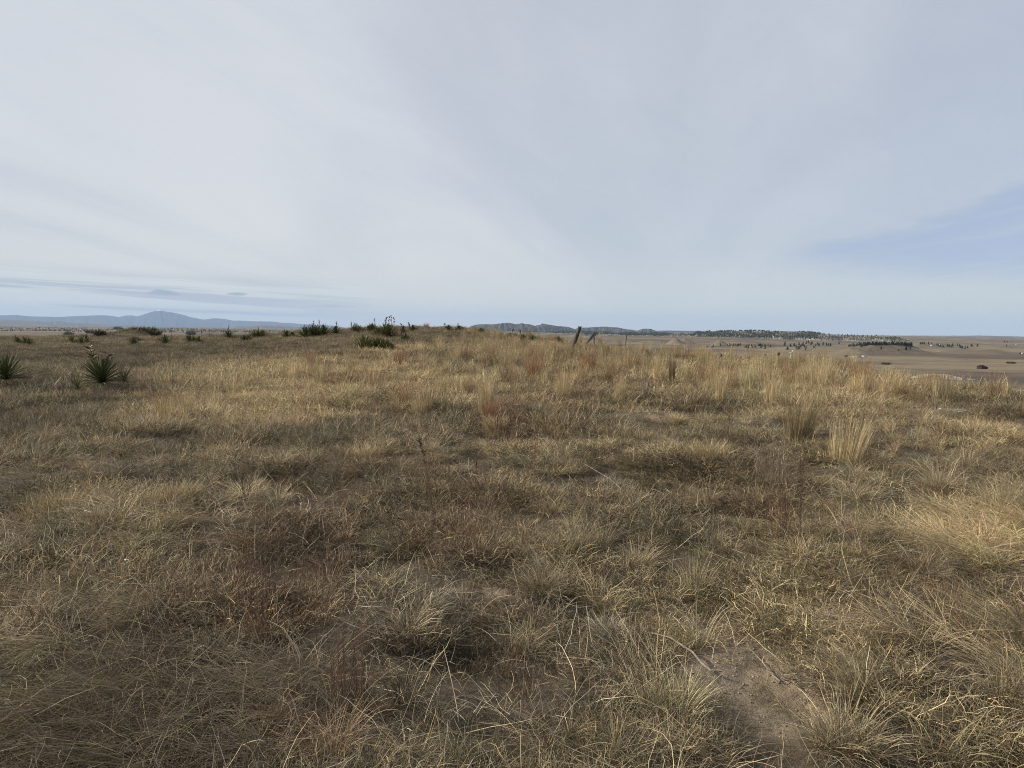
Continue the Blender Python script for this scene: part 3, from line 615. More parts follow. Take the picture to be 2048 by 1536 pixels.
KIND = dict(
    fan=(M_straw, lambda r, R, h: merge([blades(r, 120, R * .22, (h * .6, h * 1.1), (.0, .8), (.3, 1.3), .0026, 6, .35, out=1.6, kink=.05), blades(r, 70, R * .25, (R * .6, R * 1.3), (.7, 1.35), (.3, .9), .0026, 6, .4, out=1.6, kink=.08)])),
    green=(M_green, lambda r, R, h: merge([blades(r, 120, R * .20, (h * .6, h * 1.1), (.0, .75), (.1, .9), .0026, 6, .3, out=1.8, kink=.04), blades(r, 80, R * .25, (R * .6, R * 1.3), (.8, 1.4), (.3, .7), .0026, 6, .4, out=1.6, kink=.08)])),
    gold=(M_goldt, lambda r, R, h: merge([blades(r, 260, R * .35, (h * .6, h * 1.1), (.0, .6), (.2, 1.0), .0034, 5, .3, out=1.5, kink=.05), blades(r, 80, R * .4, (R * .5, R * 1.0), (.7, 1.3), (.3, .9), .003, 5, .4, kink=.1)])),
    grey=(M_grey, lambda r, R, h: merge([blades(r, 260, R * .35, (h * .6, h * 1.2), (.1, 1.0), (.4, 1.5), .0026, 6, .5, out=1.2, kink=.1)])),
    upright=(M_goldt, lambda r, R, h: merge([blades(r, 340, R * .6, (h * .35, h * 1.08), (.0, min(.26, R / h * .6)), (.0, min(.38, R / h)), .0036, 5, .3, out=1.2, kink=.02, vary=.25), seedheads(r, 70, R * .9, h * .92, .016, (1.1, 1.05, .95)), blades(r, 60, R * .6, (h * .2, h * .4), (.2, .8), (.2, 1), .004, 4, .5)])),
    olive=(M_dark, lambda r, R, h: merge([blades(r, int(240 + 5500 * R * R), R * .6, (h * .4, h * 1.08), (.0, min(.30, R / h * .6)), (.0, min(.40, R / h)), .0036, 5, .3, out=1.2, kink=.02, vary=.3), blades(r, 80, R * .8, (h * .2, h * .45), (.3, 1.0), (.2, 1), .004, 4, .5)])),
    rust=(M_rust, lambda r, R, h: merge([blades(r, 420, R * .6, (h * .5, h * 1.05), (.0, .25), (.0, .3), .0040, 4, .3, out=1.2, kink=.03, vary=.25)])),
)
def tussock(px, py, wpx, hpx, kind, label, group='separate clumps of bunchgrass', lean=0, name='grass_tussock', cat='grass clump'):
    p, r = hit(px, py); s = math.hypot(r, EYE) / FPX; R = wpx * s / 2; h = hpx * s
    mt, fn = KIND[kind]; rg = np.random.default_rng(int(px * 7 + py)); V, Q, T, C = fn(rg, R, h)
    V = V.copy()
    if kind in ('fan', 'green', 'grey', 'gold'):       # several merged, lopsided crowns
        prt = []
        for q in range(3):
            f = rg.uniform(.5, 1.0) if q else 1.0; v, q_, t_, c_ = fn(rg, R * f, h * f); k_ = rg.random(len(q_)) >= 0
            v = v + np.array((rg.normal(0, R * .32), rg.normal(0, R * .32), 0)) * (q > 0); v[:, 0] += rg.normal(.05, .16) * v[:, 2]; v[:, 1] += rg.normal(0, .16) * v[:, 2]
            prt.append((v, q_, t_, c_ * rg.uniform(.62, 1.05)))
        V, Q, T, C = merge(prt)
    V[:, 0] += lean * V[:, 2]
    if kind in ('upright', 'olive', 'rust') and r < 14: pass
    return tag(obj(name, mesh_from(name, V, Q, T, mt, C), loc=(p.x, p.y, p.z - .01)), label, cat, group)
TU = [
 (1282, 1140, 130, 62, 'fan', 'spiky straw tussock right of centre, pale blades splayed wide beside a dark hollow'),
 (1390, 1195, 150, 92, 'green', 'olive green tussock with a dark skirt, right of the spiky straw one'),
 (1345, 1445, 210, 125, 'green', 'large olive gold tussock at the left edge of the bare soil, fanned like a fountain'),
 (1690, 1500, 210, 130, 'fan', 'pale straw tussock at the bottom of the bare soil, blades spilling over all round'),
 (1722, 1385, 110, 75, 'green', 'short stubby olive tussock above the pale one on the right rim of the bare soil'),
 (130, 1035, 130, 62, 'gold', 'golden tussock at the left over a black hollow, brightest of the left clumps'),
 (212, 1055, 130, 60, 'fan', 'brownish tussock standing next right of the bright golden one, at the left'),
 (345, 1010, 120, 48, 'gold', 'low golden tussock before the long dark hollow at the left'),
 (655, 1205, 110, 82, 'fan', 'orange based tussock with pale tips, right of the red stemmed weed'),
 (855, 1225, 120, 48, 'grey', 'small flat tussock with drooping pale blades left of the grey lodged patch'),
 (1232, 1285, 120, 44, 'grey', 'low grey tussock at the start of the bare soil, near the crooked dead branch'),
 (250, 1205, 70, 48, 'fan', 'small brown tussock in the left foreground, tips upright'),
 (425, 1320, 110, 70, 'grey', 'dense grey green tussock left of the red stemmed weed foot'),
 (1085, 1190, 130, 100, 'fan', 'round haystack shaped tussock in the centre foreground'),
 (1150, 1110, 120, 100, 'fan', 'tall blonde tussock above a black hollow in the centre'),
 (735, 925, 70, 40, 'gold', 'blonde tussock left of the curled seed plume'),
 (860, 905, 80, 44, 'fan', 'pale splayed tussock right behind the plumed seed stalk'),
 (985, 865, 70, 44, 'gold', 'yellow tussock at the foot of the rusty bunch in the middle'),
 (560, 935, 80, 48, 'fan', 'straw tussock in the left middle ground with drooping tips'),
 (655, 890, 70, 36, 'grey', 'greyish tussock in the middle ground under the golden patch'),
 (1410, 925, 110, 56, 'gold', 'yellow tussock above a dark hollow, left of the brown weed patch'),
 (1240, 870, 90, 44, 'fan', 'low straw tussock right of the branching brown weed'),
 (1350, 850, 56, 28, 'gold', 'small yellow tussock on the trodden strip'),
 (1560, 975, 90, 52, 'fan', 'straw tussock under the brown weed patch, right of centre'),
 (1700, 1000, 120, 56, 'fan', 'pale splayed tussock below the leaning bunch on the right'),
 (1880, 985, 120, 80, 'fan', 'loose brownish tussock at right, its blades leaning to the right'),
 (1985, 1030, 130, 70, 'green', 'grey olive tussock near the right edge, above the bright yellow patch'),
 (1700, 1080, 80, 40, 'grey', 'grey low tussock between the right weeds and the yellow patch'),
 (1840, 1160, 110, 66, 'grey', 'brown grey tussock below the bright yellow patch'),
 (2010, 1420, 120, 110, 'fan', 'tall straw tussock at the bottom right corner'),
 (1225, 975, 90, 30, 'grey', 'dark grey low tussock in the centre right'),
 (95, 880, 80, 40, 'fan', 'brown tussock at the left under the yuccas'),
 (160, 835, 60, 34, 'grey', 'small pale tussock just below the smallest near yucca'),
]
for t_ in TU: tussock(*t_)
TB = [
 (1343, 768, 16, 60, 'olive', 0, 'narrow dark bunch standing like a post among the blonde grass'),
 (1318, 765, 34, 56, 'upright', 0, 'broad golden upright bunch beside the narrow dark one'),
 (1440, 812, 30, 72, 'upright', .03, 'golden bunch with a tilted top, next right of the narrow dark one'),
 (1408, 745, 16, 42, 'olive', 0, 'slim brown bunch against the valley, behind the tilted golden one'),
 (1545, 816, 44, 72, 'upright', 0, 'upright golden bunch above the dark leaning bunch'),
 (1592, 888, 74, 92, 'olive', .16, 'big dark brown bunch with blades leaning right, most solid of all the bunches'),
 (1692, 925, 90, 96, 'upright', .14, 'loose straw coloured bunch leaning right, beside the big dark bunch'),
 (845, 832, 60, 64, 'upright', 0, 'wide upright bunch at the right end of the golden patch'),
 (968, 832, 34, 80, 'upright', 0, 'tall slender golden bunch above the branching brown weed'),
 (1125, 800, 44, 66, 'upright', .04, 'golden brown bunch in the middle of the upright grass'),
 (1240, 802, 32, 56, 'upright', 0, 'golden upright bunch left of the twiggy weed with a long shadow'),
 (1070, 762, 50, 66, 'rust', 0, 'reddish brown bunch below the leaning fence post'),
 (1175, 745, 46, 48, 'rust', 0, 'dark reddish bunch directly in front of the fallen fence posts'),
 (802, 732, 38, 32, 'rust', 0, 'rust red bunch on the bright yellow strip below the long yucca colony'),
 (980, 850, 40, 60, 'rust', .02, 'rusty bunch just left of the branching brown weed'),
 (622, 738, 20, 38, 'rust', 0, 'thin rust brown bunch alone left of the yellow strip'),
 (1720, 775, 40, 46, 'rust', 0, 'reddish bunch on the brow at the right'),
 (1790, 790, 40, 46, 'upright', 0, 'last golden bunch on the brow before the pebbly patch'),
 (1650, 765, 60, 48, 'upright', 0, 'broad blonde bunch on the brow between the thistle head and the reddish bunch'),
 (1020, 735, 40, 44, 'upright', 0, 'blonde upright bunch below the crest, left of the reddish bunch'),
 (853, 658, 16, 14, 'rust', 0, 'orange tuft standing alone on the skyline of the rise'),
 (330, 838, 50, 44, 'upright', 0, 'golden upright bunch below the near yuccas'),
]
for px, py, wp, hp, kd, ln, lb in TB: tussock(px, py, wp, hp, kd, lb, 'upright bunches of grass', ln, 'grass_bunch')

# woody stemmed weeds
def weed(px, py, hpx, nst, spread, label, mat=M_stem, wmul=1.0, lean=(0, 0), twig=4):
    p, r = hit(px, py); s = math.hypot(r, EYE) / FPX; rg = np.random.default_rng(int(px + py * 3))
    V, Q, T, C = forb(rg, hpx * s, nst, max(.003, .0008 * r) * wmul, spread, twig, lean=lean)
    return tag(obj('dry_weed', mesh_from('dry_weed', V, Q, T, mat, C), loc=(p.x, p.y, p.z - .01)), label, 'weed', 'woody stemmed dead weeds')
weed(530, 1300, 240, 44, .38, 'tall red brown stemmed weed fanning up over the left foreground', wmul=1.0)
weed(645, 1290, 200, 12, .12, 'thin upright brown stems close right of the tall red brown weed')
weed(925, 1115, 130, 22, .42, 'dark many branched weed in the centre, low wide twigs')
weed(1008, 880, 78, 26, .45, 'branching brown weed with splayed stems in the middle ground')
weed(1292, 803, 50, 22, .42, 'twiggy grey weed with a long dark shadow beside the upright bunches', M_stem2)
weed(1560, 1090, 190, 26, .22, 'tall thin reddish weed right of centre with upright stems')
weed(1545, 990, 130, 30, .35, 'brown patch of thin stems left of the leaning bunches', M_stem2)
weed(1452, 905, 100, 8, .30, 'single sparse forked weed above the yellow tussock', twig=6)
weed(1900, 1290, 130, 8, .25, 'slender dark weed near the right edge, below the yellow patch', twig=5)
weed(1870, 830, 40, 8, .4, 'pale twiggy weed beside the pebbly patch', M_stem2)
weed(130, 800, 60, 16, .4, 'dark bare bushy weed left of the small pale yucca', M_stem2)
weed(700, 1440, 180, 34, .16, 'dense rust brown weed at the bottom left of centre')
weed(1040, 1400, 120, 14, .3, 'brown weed in the centre foreground', M_stem)
weed(1420, 1120, 110, 12, .3, 'faint brown weed above the olive tussock', M_stem2)
weed(350, 780, 36, 12, .4, 'dark seeded weed right of the near yuccas', M_stem2)
weed(300, 795, 40, 12, .4, 'bare bush close right of the largest near yucca', M_stem2)
weed(780, 740, 40, 10, .4, 'dark bushy weed under the yellow strip', M_stem2)
weed(490, 1000, 60, 10, .35, 'sparse weed on the left middle ground')

# seed stalks standing above the grass
def strip_tube(pts_, w0, w1, c=(1, 1, 1), sides=5):
    p = np.array(pts_, float); n = len(p); t = np.gradient(p, axis=0); t /= np.linalg.norm(t, axis=1)[:, None] + 1e-9
    ref = np.array((.31, .9, .2)); a = np.cross(t, ref); a /= np.linalg.norm(a, axis=1)[:, None]; b = np.cross(t, a); ws = np.linspace(w0, w1, n)[:, None] * .5
    V = np.concatenate([p + (a * math.cos(6.283 * k / sides) + b * math.sin(6.283 * k / sides)) * ws for k in range(sides)]); Q = []
    for k in range(sides):
        k2 = (k + 1) % sides
        for i in range(n - 1): Q.append([k * n + i, k2 * n + i, k2 * n + i + 1, k * n + i + 1])
    return V, np.array(Q), np.zeros((0, 3), int), np.tile(np.array(c, float), (len(V), 1))
def seed_stalk(px, py, hpx, leanx, mat, label, headf=.3, headw=.018):
    p, r = hit(px, py); s = math.hypot(r, EYE) / FPX; h = hpx * s; rg = np.random.default_rng(int(px)); root = empty('seed_stalk', p)
    pts_ = [(leanx * h * (k / 8) ** 1.4 + rg.normal(0, .004), rg.normal(0, .004), h * k / 8) for k in range(9)]
    V, Q, T, C = strip_tube(pts_, .0065, .003); obj('stem', mesh_from('stem', V, Q, T, mat, C), root)
    parts = []
    for k in range(70):
        u = 1 - headf * rg.random(); q = np.array(pts_[min(8, int(u * 8))]); q[2] = h * u; q[0] = leanx * h * u ** 1.4
        d = rg.normal(0, 1, 3); d[2] = abs(d[2]) + .5; d /= np.linalg.norm(d); parts.append(strip_tube([q, q + d * headw * rg.uniform(.6, 1.6)], .006, .002, np.ones(3) * rg.uniform(.6, 1.5), 3))
    V, Q, T, C = merge(parts); obj('seed_head', mesh_from('seed_head', V, Q, T, mat, C), root)
    return tag(root, label, 'dry plant', 'single dock like seed stalks')
seed_stalk(870, 1075, 190, -.16, M_stem, 'tallest rusty seed stalk of three, its plume bent left before a pale splayed tussock', .28, .03)
seed_stalk(952, 1030, 130, 0, M_stem, 'straight thin seed stalk, middle one of three in the centre', .3, .014)
seed_stalk(1066, 975, 88, .04, M_rust, 'rust red seed stalk, right one of three in the centre', .6, .018)
# thistle like heads on the brow
def head_stalk(px, py, hpx, wpx, mat, label, n=1, cat='dry plant'):
    p, r = hit(px, py); s = r / FPX; root = empty('seed_stalk', p); rg = np.random.default_rng(int(px * 3)); h = hpx * s
    V, Q, T, C = strip_tube([(0, 0, 0), (.01, 0, h * .5), (0, .01, h)], .012, .008); obj('stem', mesh_from('stem', V, Q, T, M_stem, C), root)
    for k in range(n):
        parts = []
        c = np.array((rg.normal(0, .5) * wpx * s * (n > 1), 0, h - k * .35 * h / max(n, 1)))
        for q in range(26):
            d = rg.normal(0, 1, 3); d /= np.linalg.norm(d); parts.append(strip_tube([c, c + d * wpx * s * .5], .03, .006, np.ones(3) * rg.uniform(.6, 1.4), 3))
        V, Q, T, C = merge(parts); obj('seed_head', mesh_from('seed_head', V, Q, T, mat, C), root)
    tag(root, label, cat, 'seed heads showing over the brow')
M_white = pm('white_seed', (.72, .68, .6), transl=.1)
head_stalk(1556, 745, 34, 8, M_poddark, 'dark round thistle head over the brow, right of centre')
head_stalk(1442, 725, 16, 9, M_stem2, 'grey tangled seed head over the brow, behind the tilted golden bunch', 2)
head_stalk(1529, 740, 28, 4, M_stem, 'small brown seed head left of the dark thistle head')
head_stalk(1580, 750, 44, 5, M_white, 'stalk with white fluffy seed heads next to the dark thistle head', 4)

# ------------------------------------------------------------------ yuccas
def leaf_mesh(L, wd, mat, seed):
    rg = np.random.default_rng(seed); K = 5; V = []; bend = rg.uniform(-.05, .22)
    for k in range(K):
        u = k / K; wv = wd * (.75 + .5 * math.sin(u * 2.6)) * (1 - u * .35) * .5; z = -bend * L * u * u
        V += [(-wv, L * u, z + wv * .45), (0, L * u, z), (wv, L * u, z + wv * .45)]
    V.append((0, L, -bend * L)); V = np.array(V)
    Q = [[3 * k + c, 3 * k + c + 1, 3 * k + c + 4, 3 * k + c + 3] for k in range(K - 1) for c in (0, 1)]
    b = 3 * (K - 1); T = [[b, b + 1, b + 3], [b + 1, b + 2, b + 3]]
    return V, np.array(Q), np.array(T), np.ones((len(V), 3)) * rg.uniform(.7, 1.35)
def rosette_dirs(rg, n, squash=1.0):
    for k in range(n):
        u = (k + .5) / n; elv = 1.52 * (1 - u) ** 1.25 if u < .8 else rg.uniform(-.12, .3)
        yield (k * 2.39996 + rg.normal(0, .12), elv + rg.normal(0, .06), u)
LEAF = {}
def leaf_shared(mat):
    if mat.name not in LEAF: LEAF[mat.name] = [mesh_from('leaf', *(lambda a: (a[0], a[1], a[2]))(leaf_mesh(1.0, .024, mat, 7 + q)), mat, leaf_mesh(1.0, .024, mat, 7 + q)[3]) for q in range(5)]
    return LEAF[mat.name]
def hero_yucca(px, py, wpx, hpx, n, label, stalks=(), mat=M_yleaf):
    p, r = hit(px, py); s = math.hypot(r, EYE) / FPX; L = wpx * s * .5; root = empty('yucca', (p.x, p.y, p.z)); rg = np.random.default_rng(int(px) + 9)
    vz = min(1.3, hpx * s / L)
    for a, e_, u in rosette_dirs(rg, n):
        mt = M_ydry if (u > .86 and rg.random() < .7) else mat
        me = leaf_shared(mt)[int(rg.integers(0, 5))]; o = obj('leaf', me, root)
        ln = L * rg.uniform(.8, 1.08) * (1 + (vz - 1) * abs(math.sin(e_)))
        o.rotation_euler = (e_, rg.normal(0, .25), a); o.scale = (ln * 1.25, ln, ln); o.location = (0, 0, .20 + .06 * (1 - u))
    for (dxp, hp) in stalks: add_stalk(root, dxp * s, hp * s, s, rg, True)
    return tag(root, label, 'yucca', 'yuccas on the prairie')
def add_stalk(root, dx_, h, s, rg, hero=False, dy_=0.0):
    pts_ = [(dx_ * (k / 5) ** 1.3 + rg.normal(0, .005), dy_, h * k / 5) for k in range(6)]
    V, Q, T, C = strip_tube(pts_, max(.018, s * 1.1), max(.010, s * .7)); st = obj('flower_stalk', mesh_from('flower_stalk', V, Q, T, M_stem, C), root)
    if hero:
        for k in range(22):
            u = rg.uniform(.74, 1.0); a = rg.random() * 6.28; c = np.array((dx_ * u ** 1.3, 0, h * u)); d = np.array((math.cos(a), math.sin(a), .5)); d /= np.linalg.norm(d)
            c0 = c + d * .015; prts = []
            for w_ in range(3):
                aa = w_ * 2.09 + a; o_ = np.array((math.cos(aa), math.sin(aa), 0)) * .012; prts.append(strip_tube([c0 + o_ * .5, c0 + d * .045 + o_ * 1.8, c0 + d * .09 + o_ * 2.2], .015, .020, np.ones(3) * rg.choice([.35, .5, 1.9]), 4))
            V, Q, T, C = merge(prts); obj('seed_pod', mesh_from('seed_pod', V, Q, T, M_pod, C), st)
    else:
        prts = []
        for k in range(9):
            u = rg.uniform(.72, 1.0); a = rg.random() * 6.28; c = np.array((dx_ * u ** 1.3, dy_, h * u)); d = np.array((math.cos(a), math.sin(a), .5)); prts.append(strip_tube([c, c + d * .03, c + d * .06], .04, .02, np.ones(3) * rg.uniform(.6, 1.4), 4))
        V, Q, T, C = merge(prts); obj('seed_pods', mesh_from('seed_pods', V, Q, T, M_poddark, C), st)
hero_yucca(12, 778, 94, 44, 220, 'dark green yucca cut by the left edge of the photo')
hero_yucca(205, 784, 84, 48, 290, 'largest near yucca, dark green ball with two podded stalks, at left', ((-20, 76), (12, 66)))
hero_yucca(250, 782, 50, 46, 120, 'thin greyish half dead yucca leaning on the right side of the largest near one', (), M_ydry)
hero_yucca(157, 800, 58, 30, 70, 'small olive yucca in front left of the largest near one', (), M_yol)
def far_yucca(px, py, wpx, hpx, label, nros=None, stalks=0, mat=M_yol, group='yucca clumps along the rise', sh=1.5):
    p, r = hit(px, py + 2); s = r / FPX; W = wpx * s * 1.1; hh = hpx * s * 1.3 + .14; root = empty('yucca', (p.x, p.y, p.z)); rg = np.random.default_rng(int(px * 5 + py))
    nros = nros or max(1, round(wpx / 12)); L = min(hh * 1.0, max(W / 2, hh * .8))
    for k in range(nros):
        cx = (k + .5) / nros * W - W / 2 if nros > 1 else 0; cx = cx * max(0, 1 - L / W) * 1.15; cy = rg.normal(0, .3) * (nros > 1); V, Q, T, C = [], [], [], []
        prt = []; l0 = L * (rg.uniform(.72, 1.05) if nros > 1 else 1)
        for a, e_, u in rosette_dirs(rg, 70):
            v, q, t, c = leaf_mesh(l0 * rg.uniform(.8, 1.1), .055, mat, int(rg.integers(0, 99)))
            R_ = np.array(Matrix.Rotation(a, 3, 'Z') @ Matrix.Rotation(e_, 3, 'X')); v = v @ R_.T; dead = u > .8 and rg.random() < .5
            prt.append((v, q, t, c * (np.array((2.2, 1.7, 2.0)) if dead else 1)))
        v, q, t, c = merge(prt); o = obj('rosette', mesh_from('rosette', v, q, t, mat, c), root, (cx, cy, float(H(p.x + cx, p.y + cy)) - p.z + .03))
    for k in range(stalks if stalks > 3 else min(stalks, 1)): add_stalk(root, rg.uniform(-.12, .12), hh * rg.uniform(.9, sh - .3), s * .7, rg, False)
    for st in [c for c in root.children if c.name.startswith('flower_stalk')]: st.location.x = rg.uniform(-.4, .4) * W
    return tag(root, label, 'yucca', group)
FY = [
 (45, 686, 44, 9, 'row of low yuccas at the far left edge of the flat', 3, 3), (150, 686, 36, 10, 'low spread yucca on the flat, left of the grassy mound', 2, 1), (172, 683, 18, 11, 'small rounded yucca left of the grassy mound', 1, 1),
 (268, 687, 18, 9, 'tiny dark yucca in front of the grassy mound', 1, 0), (330, 688, 28, 17, 'round green yucca just right of the grassy mound', 1, 1), (380, 683, 16, 13, 'small yucca with a dark stalk, left of a wider one', 1, 1),
 (402, 684, 28, 13, 'wide low yucca third to the right of the grassy mound', 2, 1), (458, 676, 26, 15, 'dark yucca on the left slope behind a smaller one', 1, 2), (488, 682, 26, 11, 'smaller dark yucca low on the left slope', 2, 1),
 (518, 674, 38, 14, 'long olive yucca clump on the left slope', 3, 3), (576, 674, 26, 10, 'thin olive yucca between the long clump and the dark mass', 2, 2), (624, 673, 54, 20, 'big dark yucca mass on the slope of the rise', 3, 3),
 (648, 671, 22, 22, 'tallest dark yucca at the right end of the dark mass', 1, 2), (672, 666, 16, 14, 'small dark yucca just right of the dark mass', 1, 1), (714, 662, 34, 12, 'yucca on the skyline of the rise, left of a taller one', 2, 1),
 (743, 660, 26, 14, 'taller yucca on the skyline of the rise', 2, 1), (755, 699, 82, 21, 'widest yucca colony, low oval above the bright yellow strip', 5, 1), (776, 671, 34, 25, 'stalky yucca with several tall podded stalks near the top of the rise', 2, 5),
 (757, 670, 18, 12, 'low green yucca at the left foot of the stalky yucca', 1, 0), (812, 683, 26, 12, 'compact green yucca right of the widest colony', 1, 1), (806, 669, 24, 12, 'sparse yucca with tall stalks right of the stalky one', 1, 4),
 (826, 660, 22, 8, 'brown low yucca near the orange tuft', 1, 1), (897, 659, 20, 6, 'tiny yucca with one tall stalk on the skyline', 1, 1), (922, 661, 24, 8, 'flat dark yucca at the right end of the skyline', 2, 1),
 (962, 666, 20, 8, 'dark yucca where the rise begins to fall to the right', 1, 0), (1026, 679, 30, 10, 'olive yucca on the falling crest, left of two others', 2, 1), (1046, 681, 22, 10, 'olive yucca in the middle of the falling crest', 1, 1),
 (1066, 683, 18, 10, 'olive yucca right of the middle one on the falling crest', 1, 0), (1117, 690, 22, 15, 'round bright green yucca left of the leaning fence post', 1, 0),
]
for px, py, wp, hp, lb, nr_, ns in FY:
    far_yucca(px, py, wp, hp, lb, nr_, ns, M_yleaf if ('dark' in lb or 'green' in lb) else M_yol)

# shrubs on the spoil heap and far left
def shrub(px, py, wpx, hpx, mat, label, group='low dark shrubs on the left', name='shrub'):
    p, r = hit(px, py); s = r / FPX; rg = np.random.default_rng(int(px * 11 + py)); W = wpx * s / 2; h = hpx * s * 1.5 + .1
    V, Q, T, C = merge([blades(rg, 420, W * .9, (h * .5, h * 1.1), (.0, 1.1), (-.2, .8), max(.02, s * .9), 3, .8, kink=.3, vary=.4)])
    return tag(obj(name, mesh_from(name, V, Q, T, mat, C), loc=(p.x, p.y, p.z - .02)), label, 'shrub', group)
M_shrub = pm('shrub_dark', (.085, .080, .045), transl=.05); M_shrubb = pm('shrub_brown', (.15, .11, .07), transl=.05)
for px, py, wp, hp, lb in [(285, 661, 50, 5, 'dark brush along the crown of the grassy mound'), (306, 672, 26, 8, 'dark shrub at the right foot of the grassy mound'), (236, 659, 12, 4, 'tiny dark shrub on the left shoulder of the grassy mound'),
                           (200, 671, 12, 7, 'small dark shrub left of the grassy mound'), (180, 667, 8, 5, 'smallest dark shrub left of the grassy mound'), (382, 670, 11, 6, 'round dark shrub on the flat right of the grassy mound'),
                           (270, 684, 16, 7, 'brownish shrub on the flat before the grassy mound'), (137, 671, 8, 5, 'lone dark speck of a shrub far left')]:
    shrub(px, py, wp, hp, M_shrub if 'brown' not in lb else M_shrubb, lb)
shrub(1868, 759, 9, 7, M_shrubb, 'rusty bush in front of the pale eroded bank', 'bushes in the valley')
for px, py, wp, hp, lb in [(1772, 729, 14, 3, 'flat dark scrub on the valley floor left of the dark house'), (2022, 727, 12, 2.4, 'flat dark scrub on the valley floor at the right edge')]:
    shrub(px, py, wp, hp, M_shrub, lb, 'bushes in the valley')

# ------------------------------------------------------------------ leaning fence posts
M_post = noise_mat('weathered_post', (.045, .040, .034), (.13, .115, .095), 14, stretch=(1, 1, .12), bump=.8, c3=(.17, .18, .12), rough=.9)
def rough_log(p0, p1, r0, r1, seed, n=14, sides=10, jag=.04):
    rg = np.random.default_rng(seed); p0 = np.array(p0, float); p1 = np.array(p1, float); d = p1 - p0; d /= np.linalg.norm(d); a = np.cross(d, (.1, 1, .05)); a /= np.linalg.norm(a); b = np.cross(d, a); V = []
    off = rg.normal(0, .006, (n, 3)).cumsum(0); off -= np.linspace(0, 1, n)[:, None] * off[-1]
    ph = rg.uniform(.85, 1.15, sides)
    for k in range(n):
        u = k / (n - 1)
        for s_ in range(sides):
            an = 6.283 * s_ / sides; rr = (r0 + (r1 - r0) * u) * ph[s_] * rg.uniform(.93, 1.07); e_ = rg.uniform(-jag, jag) * (k == n - 1)
            V.append(p0 + (p1 - p0) * u + off[k] * 1.0 + (a * math.cos(an) + b * math.sin(an)) * rr + d * e_)
    Q = [[k * sides + s_, k * sides + (s_ + 1) % sides, (k + 1) * sides + (s_ + 1) % sides, (k + 1) * sides + s_] for k in range(n - 1) for s_ in range(sides)]
    V.append(V[-sides] * .5 + V[-sides // 2] * .5 - d * .02); T = [[(n - 1) * sides + s_, (n - 1) * sides + (s_ + 1) % sides, len(V) - 1] for s_ in range(sides)]
    return np.array(V), np.array(Q), np.array(T), np.ones((len(V), 3))
p, r = hit(1139, 703); s = r / FPX
h = 50 * s; V, Q, T, C = rough_log((-.04 * h, 0, -.15), (.40 * h, .05, h), 4.3 * s, 3.1 * s, 3)
tag(obj('fence_post', mesh_from('fence_post', V, Q, T, M_post, None), loc=p), 'thick weathered fence post leaning right, tallest on the crest', 'fence post', 'old fence posts on the crest')
p, r = hit(1172, 694); s = r / FPX
V, Q, T, C = rough_log((-4 * s, 0, -.1), (17 * s, .3, 31 * s), 2.5 * s, 2.0 * s, 5, jag=.06)
tag(obj('fence_post', mesh_from('fence_post', V, Q, T, M_post, None), loc=p), 'broken fence post slanting steeply right, lower half of the crossed pair', 'fence post', 'old fence posts on the crest')
V, Q, T, C = rough_log((2 * s, .22, 8 * s), (22 * s, .42, 29 * s), 1.9 * s, 1.6 * s, 6)
tag(obj('fence_post', mesh_from('fence_post', V, Q, T, M_post, None), loc=p), 'broken length of post lying along the slanting one and jutting past it on the right', 'fence post', 'old fence posts on the crest')
V, Q, T, C = rough_log((16 * s, .45, -.1), (16.5 * s, .45, 20 * s), 1.5 * s, 1.2 * s, 8)
tag(obj('fence_post', mesh_from('fence_post', V, Q, T, M_post, None), loc=p), 'short upright stub under the crossed slanting posts', 'fence post', 'old fence posts on the crest')
p, r = hit(1249, 702); s = r / FPX
V, Q, T, C = rough_log((0, 0, -.1), (3.6 * s, 0, 31 * s), 1.1 * s, .9 * s, 7)
tag(obj('fence_post', mesh_from('fence_post', V, Q, T, M_post, None), loc=p), 'thin distant fence post standing apart to the right', 'fence post', 'old fence posts on the crest')
# tumbleweeds caught by the posts
def tumbleweed(px, py, wpx, hpx, label, seed):
    p, r = hit(px, py); s = r / FPX; rg = np.random.default_rng(seed); W = wpx * s / 2; h = hpx * s; prt = []
    for k in range(90):
        a = rg.random() * 6.28; e_ = rg.uniform(-.2, 1.5); pt = np.array((0, 0, h * .35)); pp = [pt]; d = np.array((math.cos(a) * math.cos(e_), math.sin(a) * math.cos(e_), math.sin(e_)))
        cv = rg.normal(0, .7, 3)
        for q in range(5):
            d = d + cv * .22; d /= np.linalg.norm(d); pt = pt + d * np.array((W, W, h * .65)) * .23; pp.append(pt)
        prt.append(strip_tube(pp, s * .42, s * .2, np.ones(3) * rg.uniform(.6, 1.4), 3))
    V, Q, T, C = merge(prt); V[:, 2] = np.maximum(V[:, 2], 0)
    tag(obj('tumbleweed', mesh_from('tumbleweed', V, Q, T, M_twig, C), loc=p), label, 'tumbleweed', 'tumbleweeds caught at the old fence')
tumbleweed(1161, 696, 22, 30, 'pale round tumbleweed against the right side of the tall leaning post', 1)
tumbleweed(1201, 697, 24, 32, 'pale round tumbleweed just right of the crossed broken posts', 2)
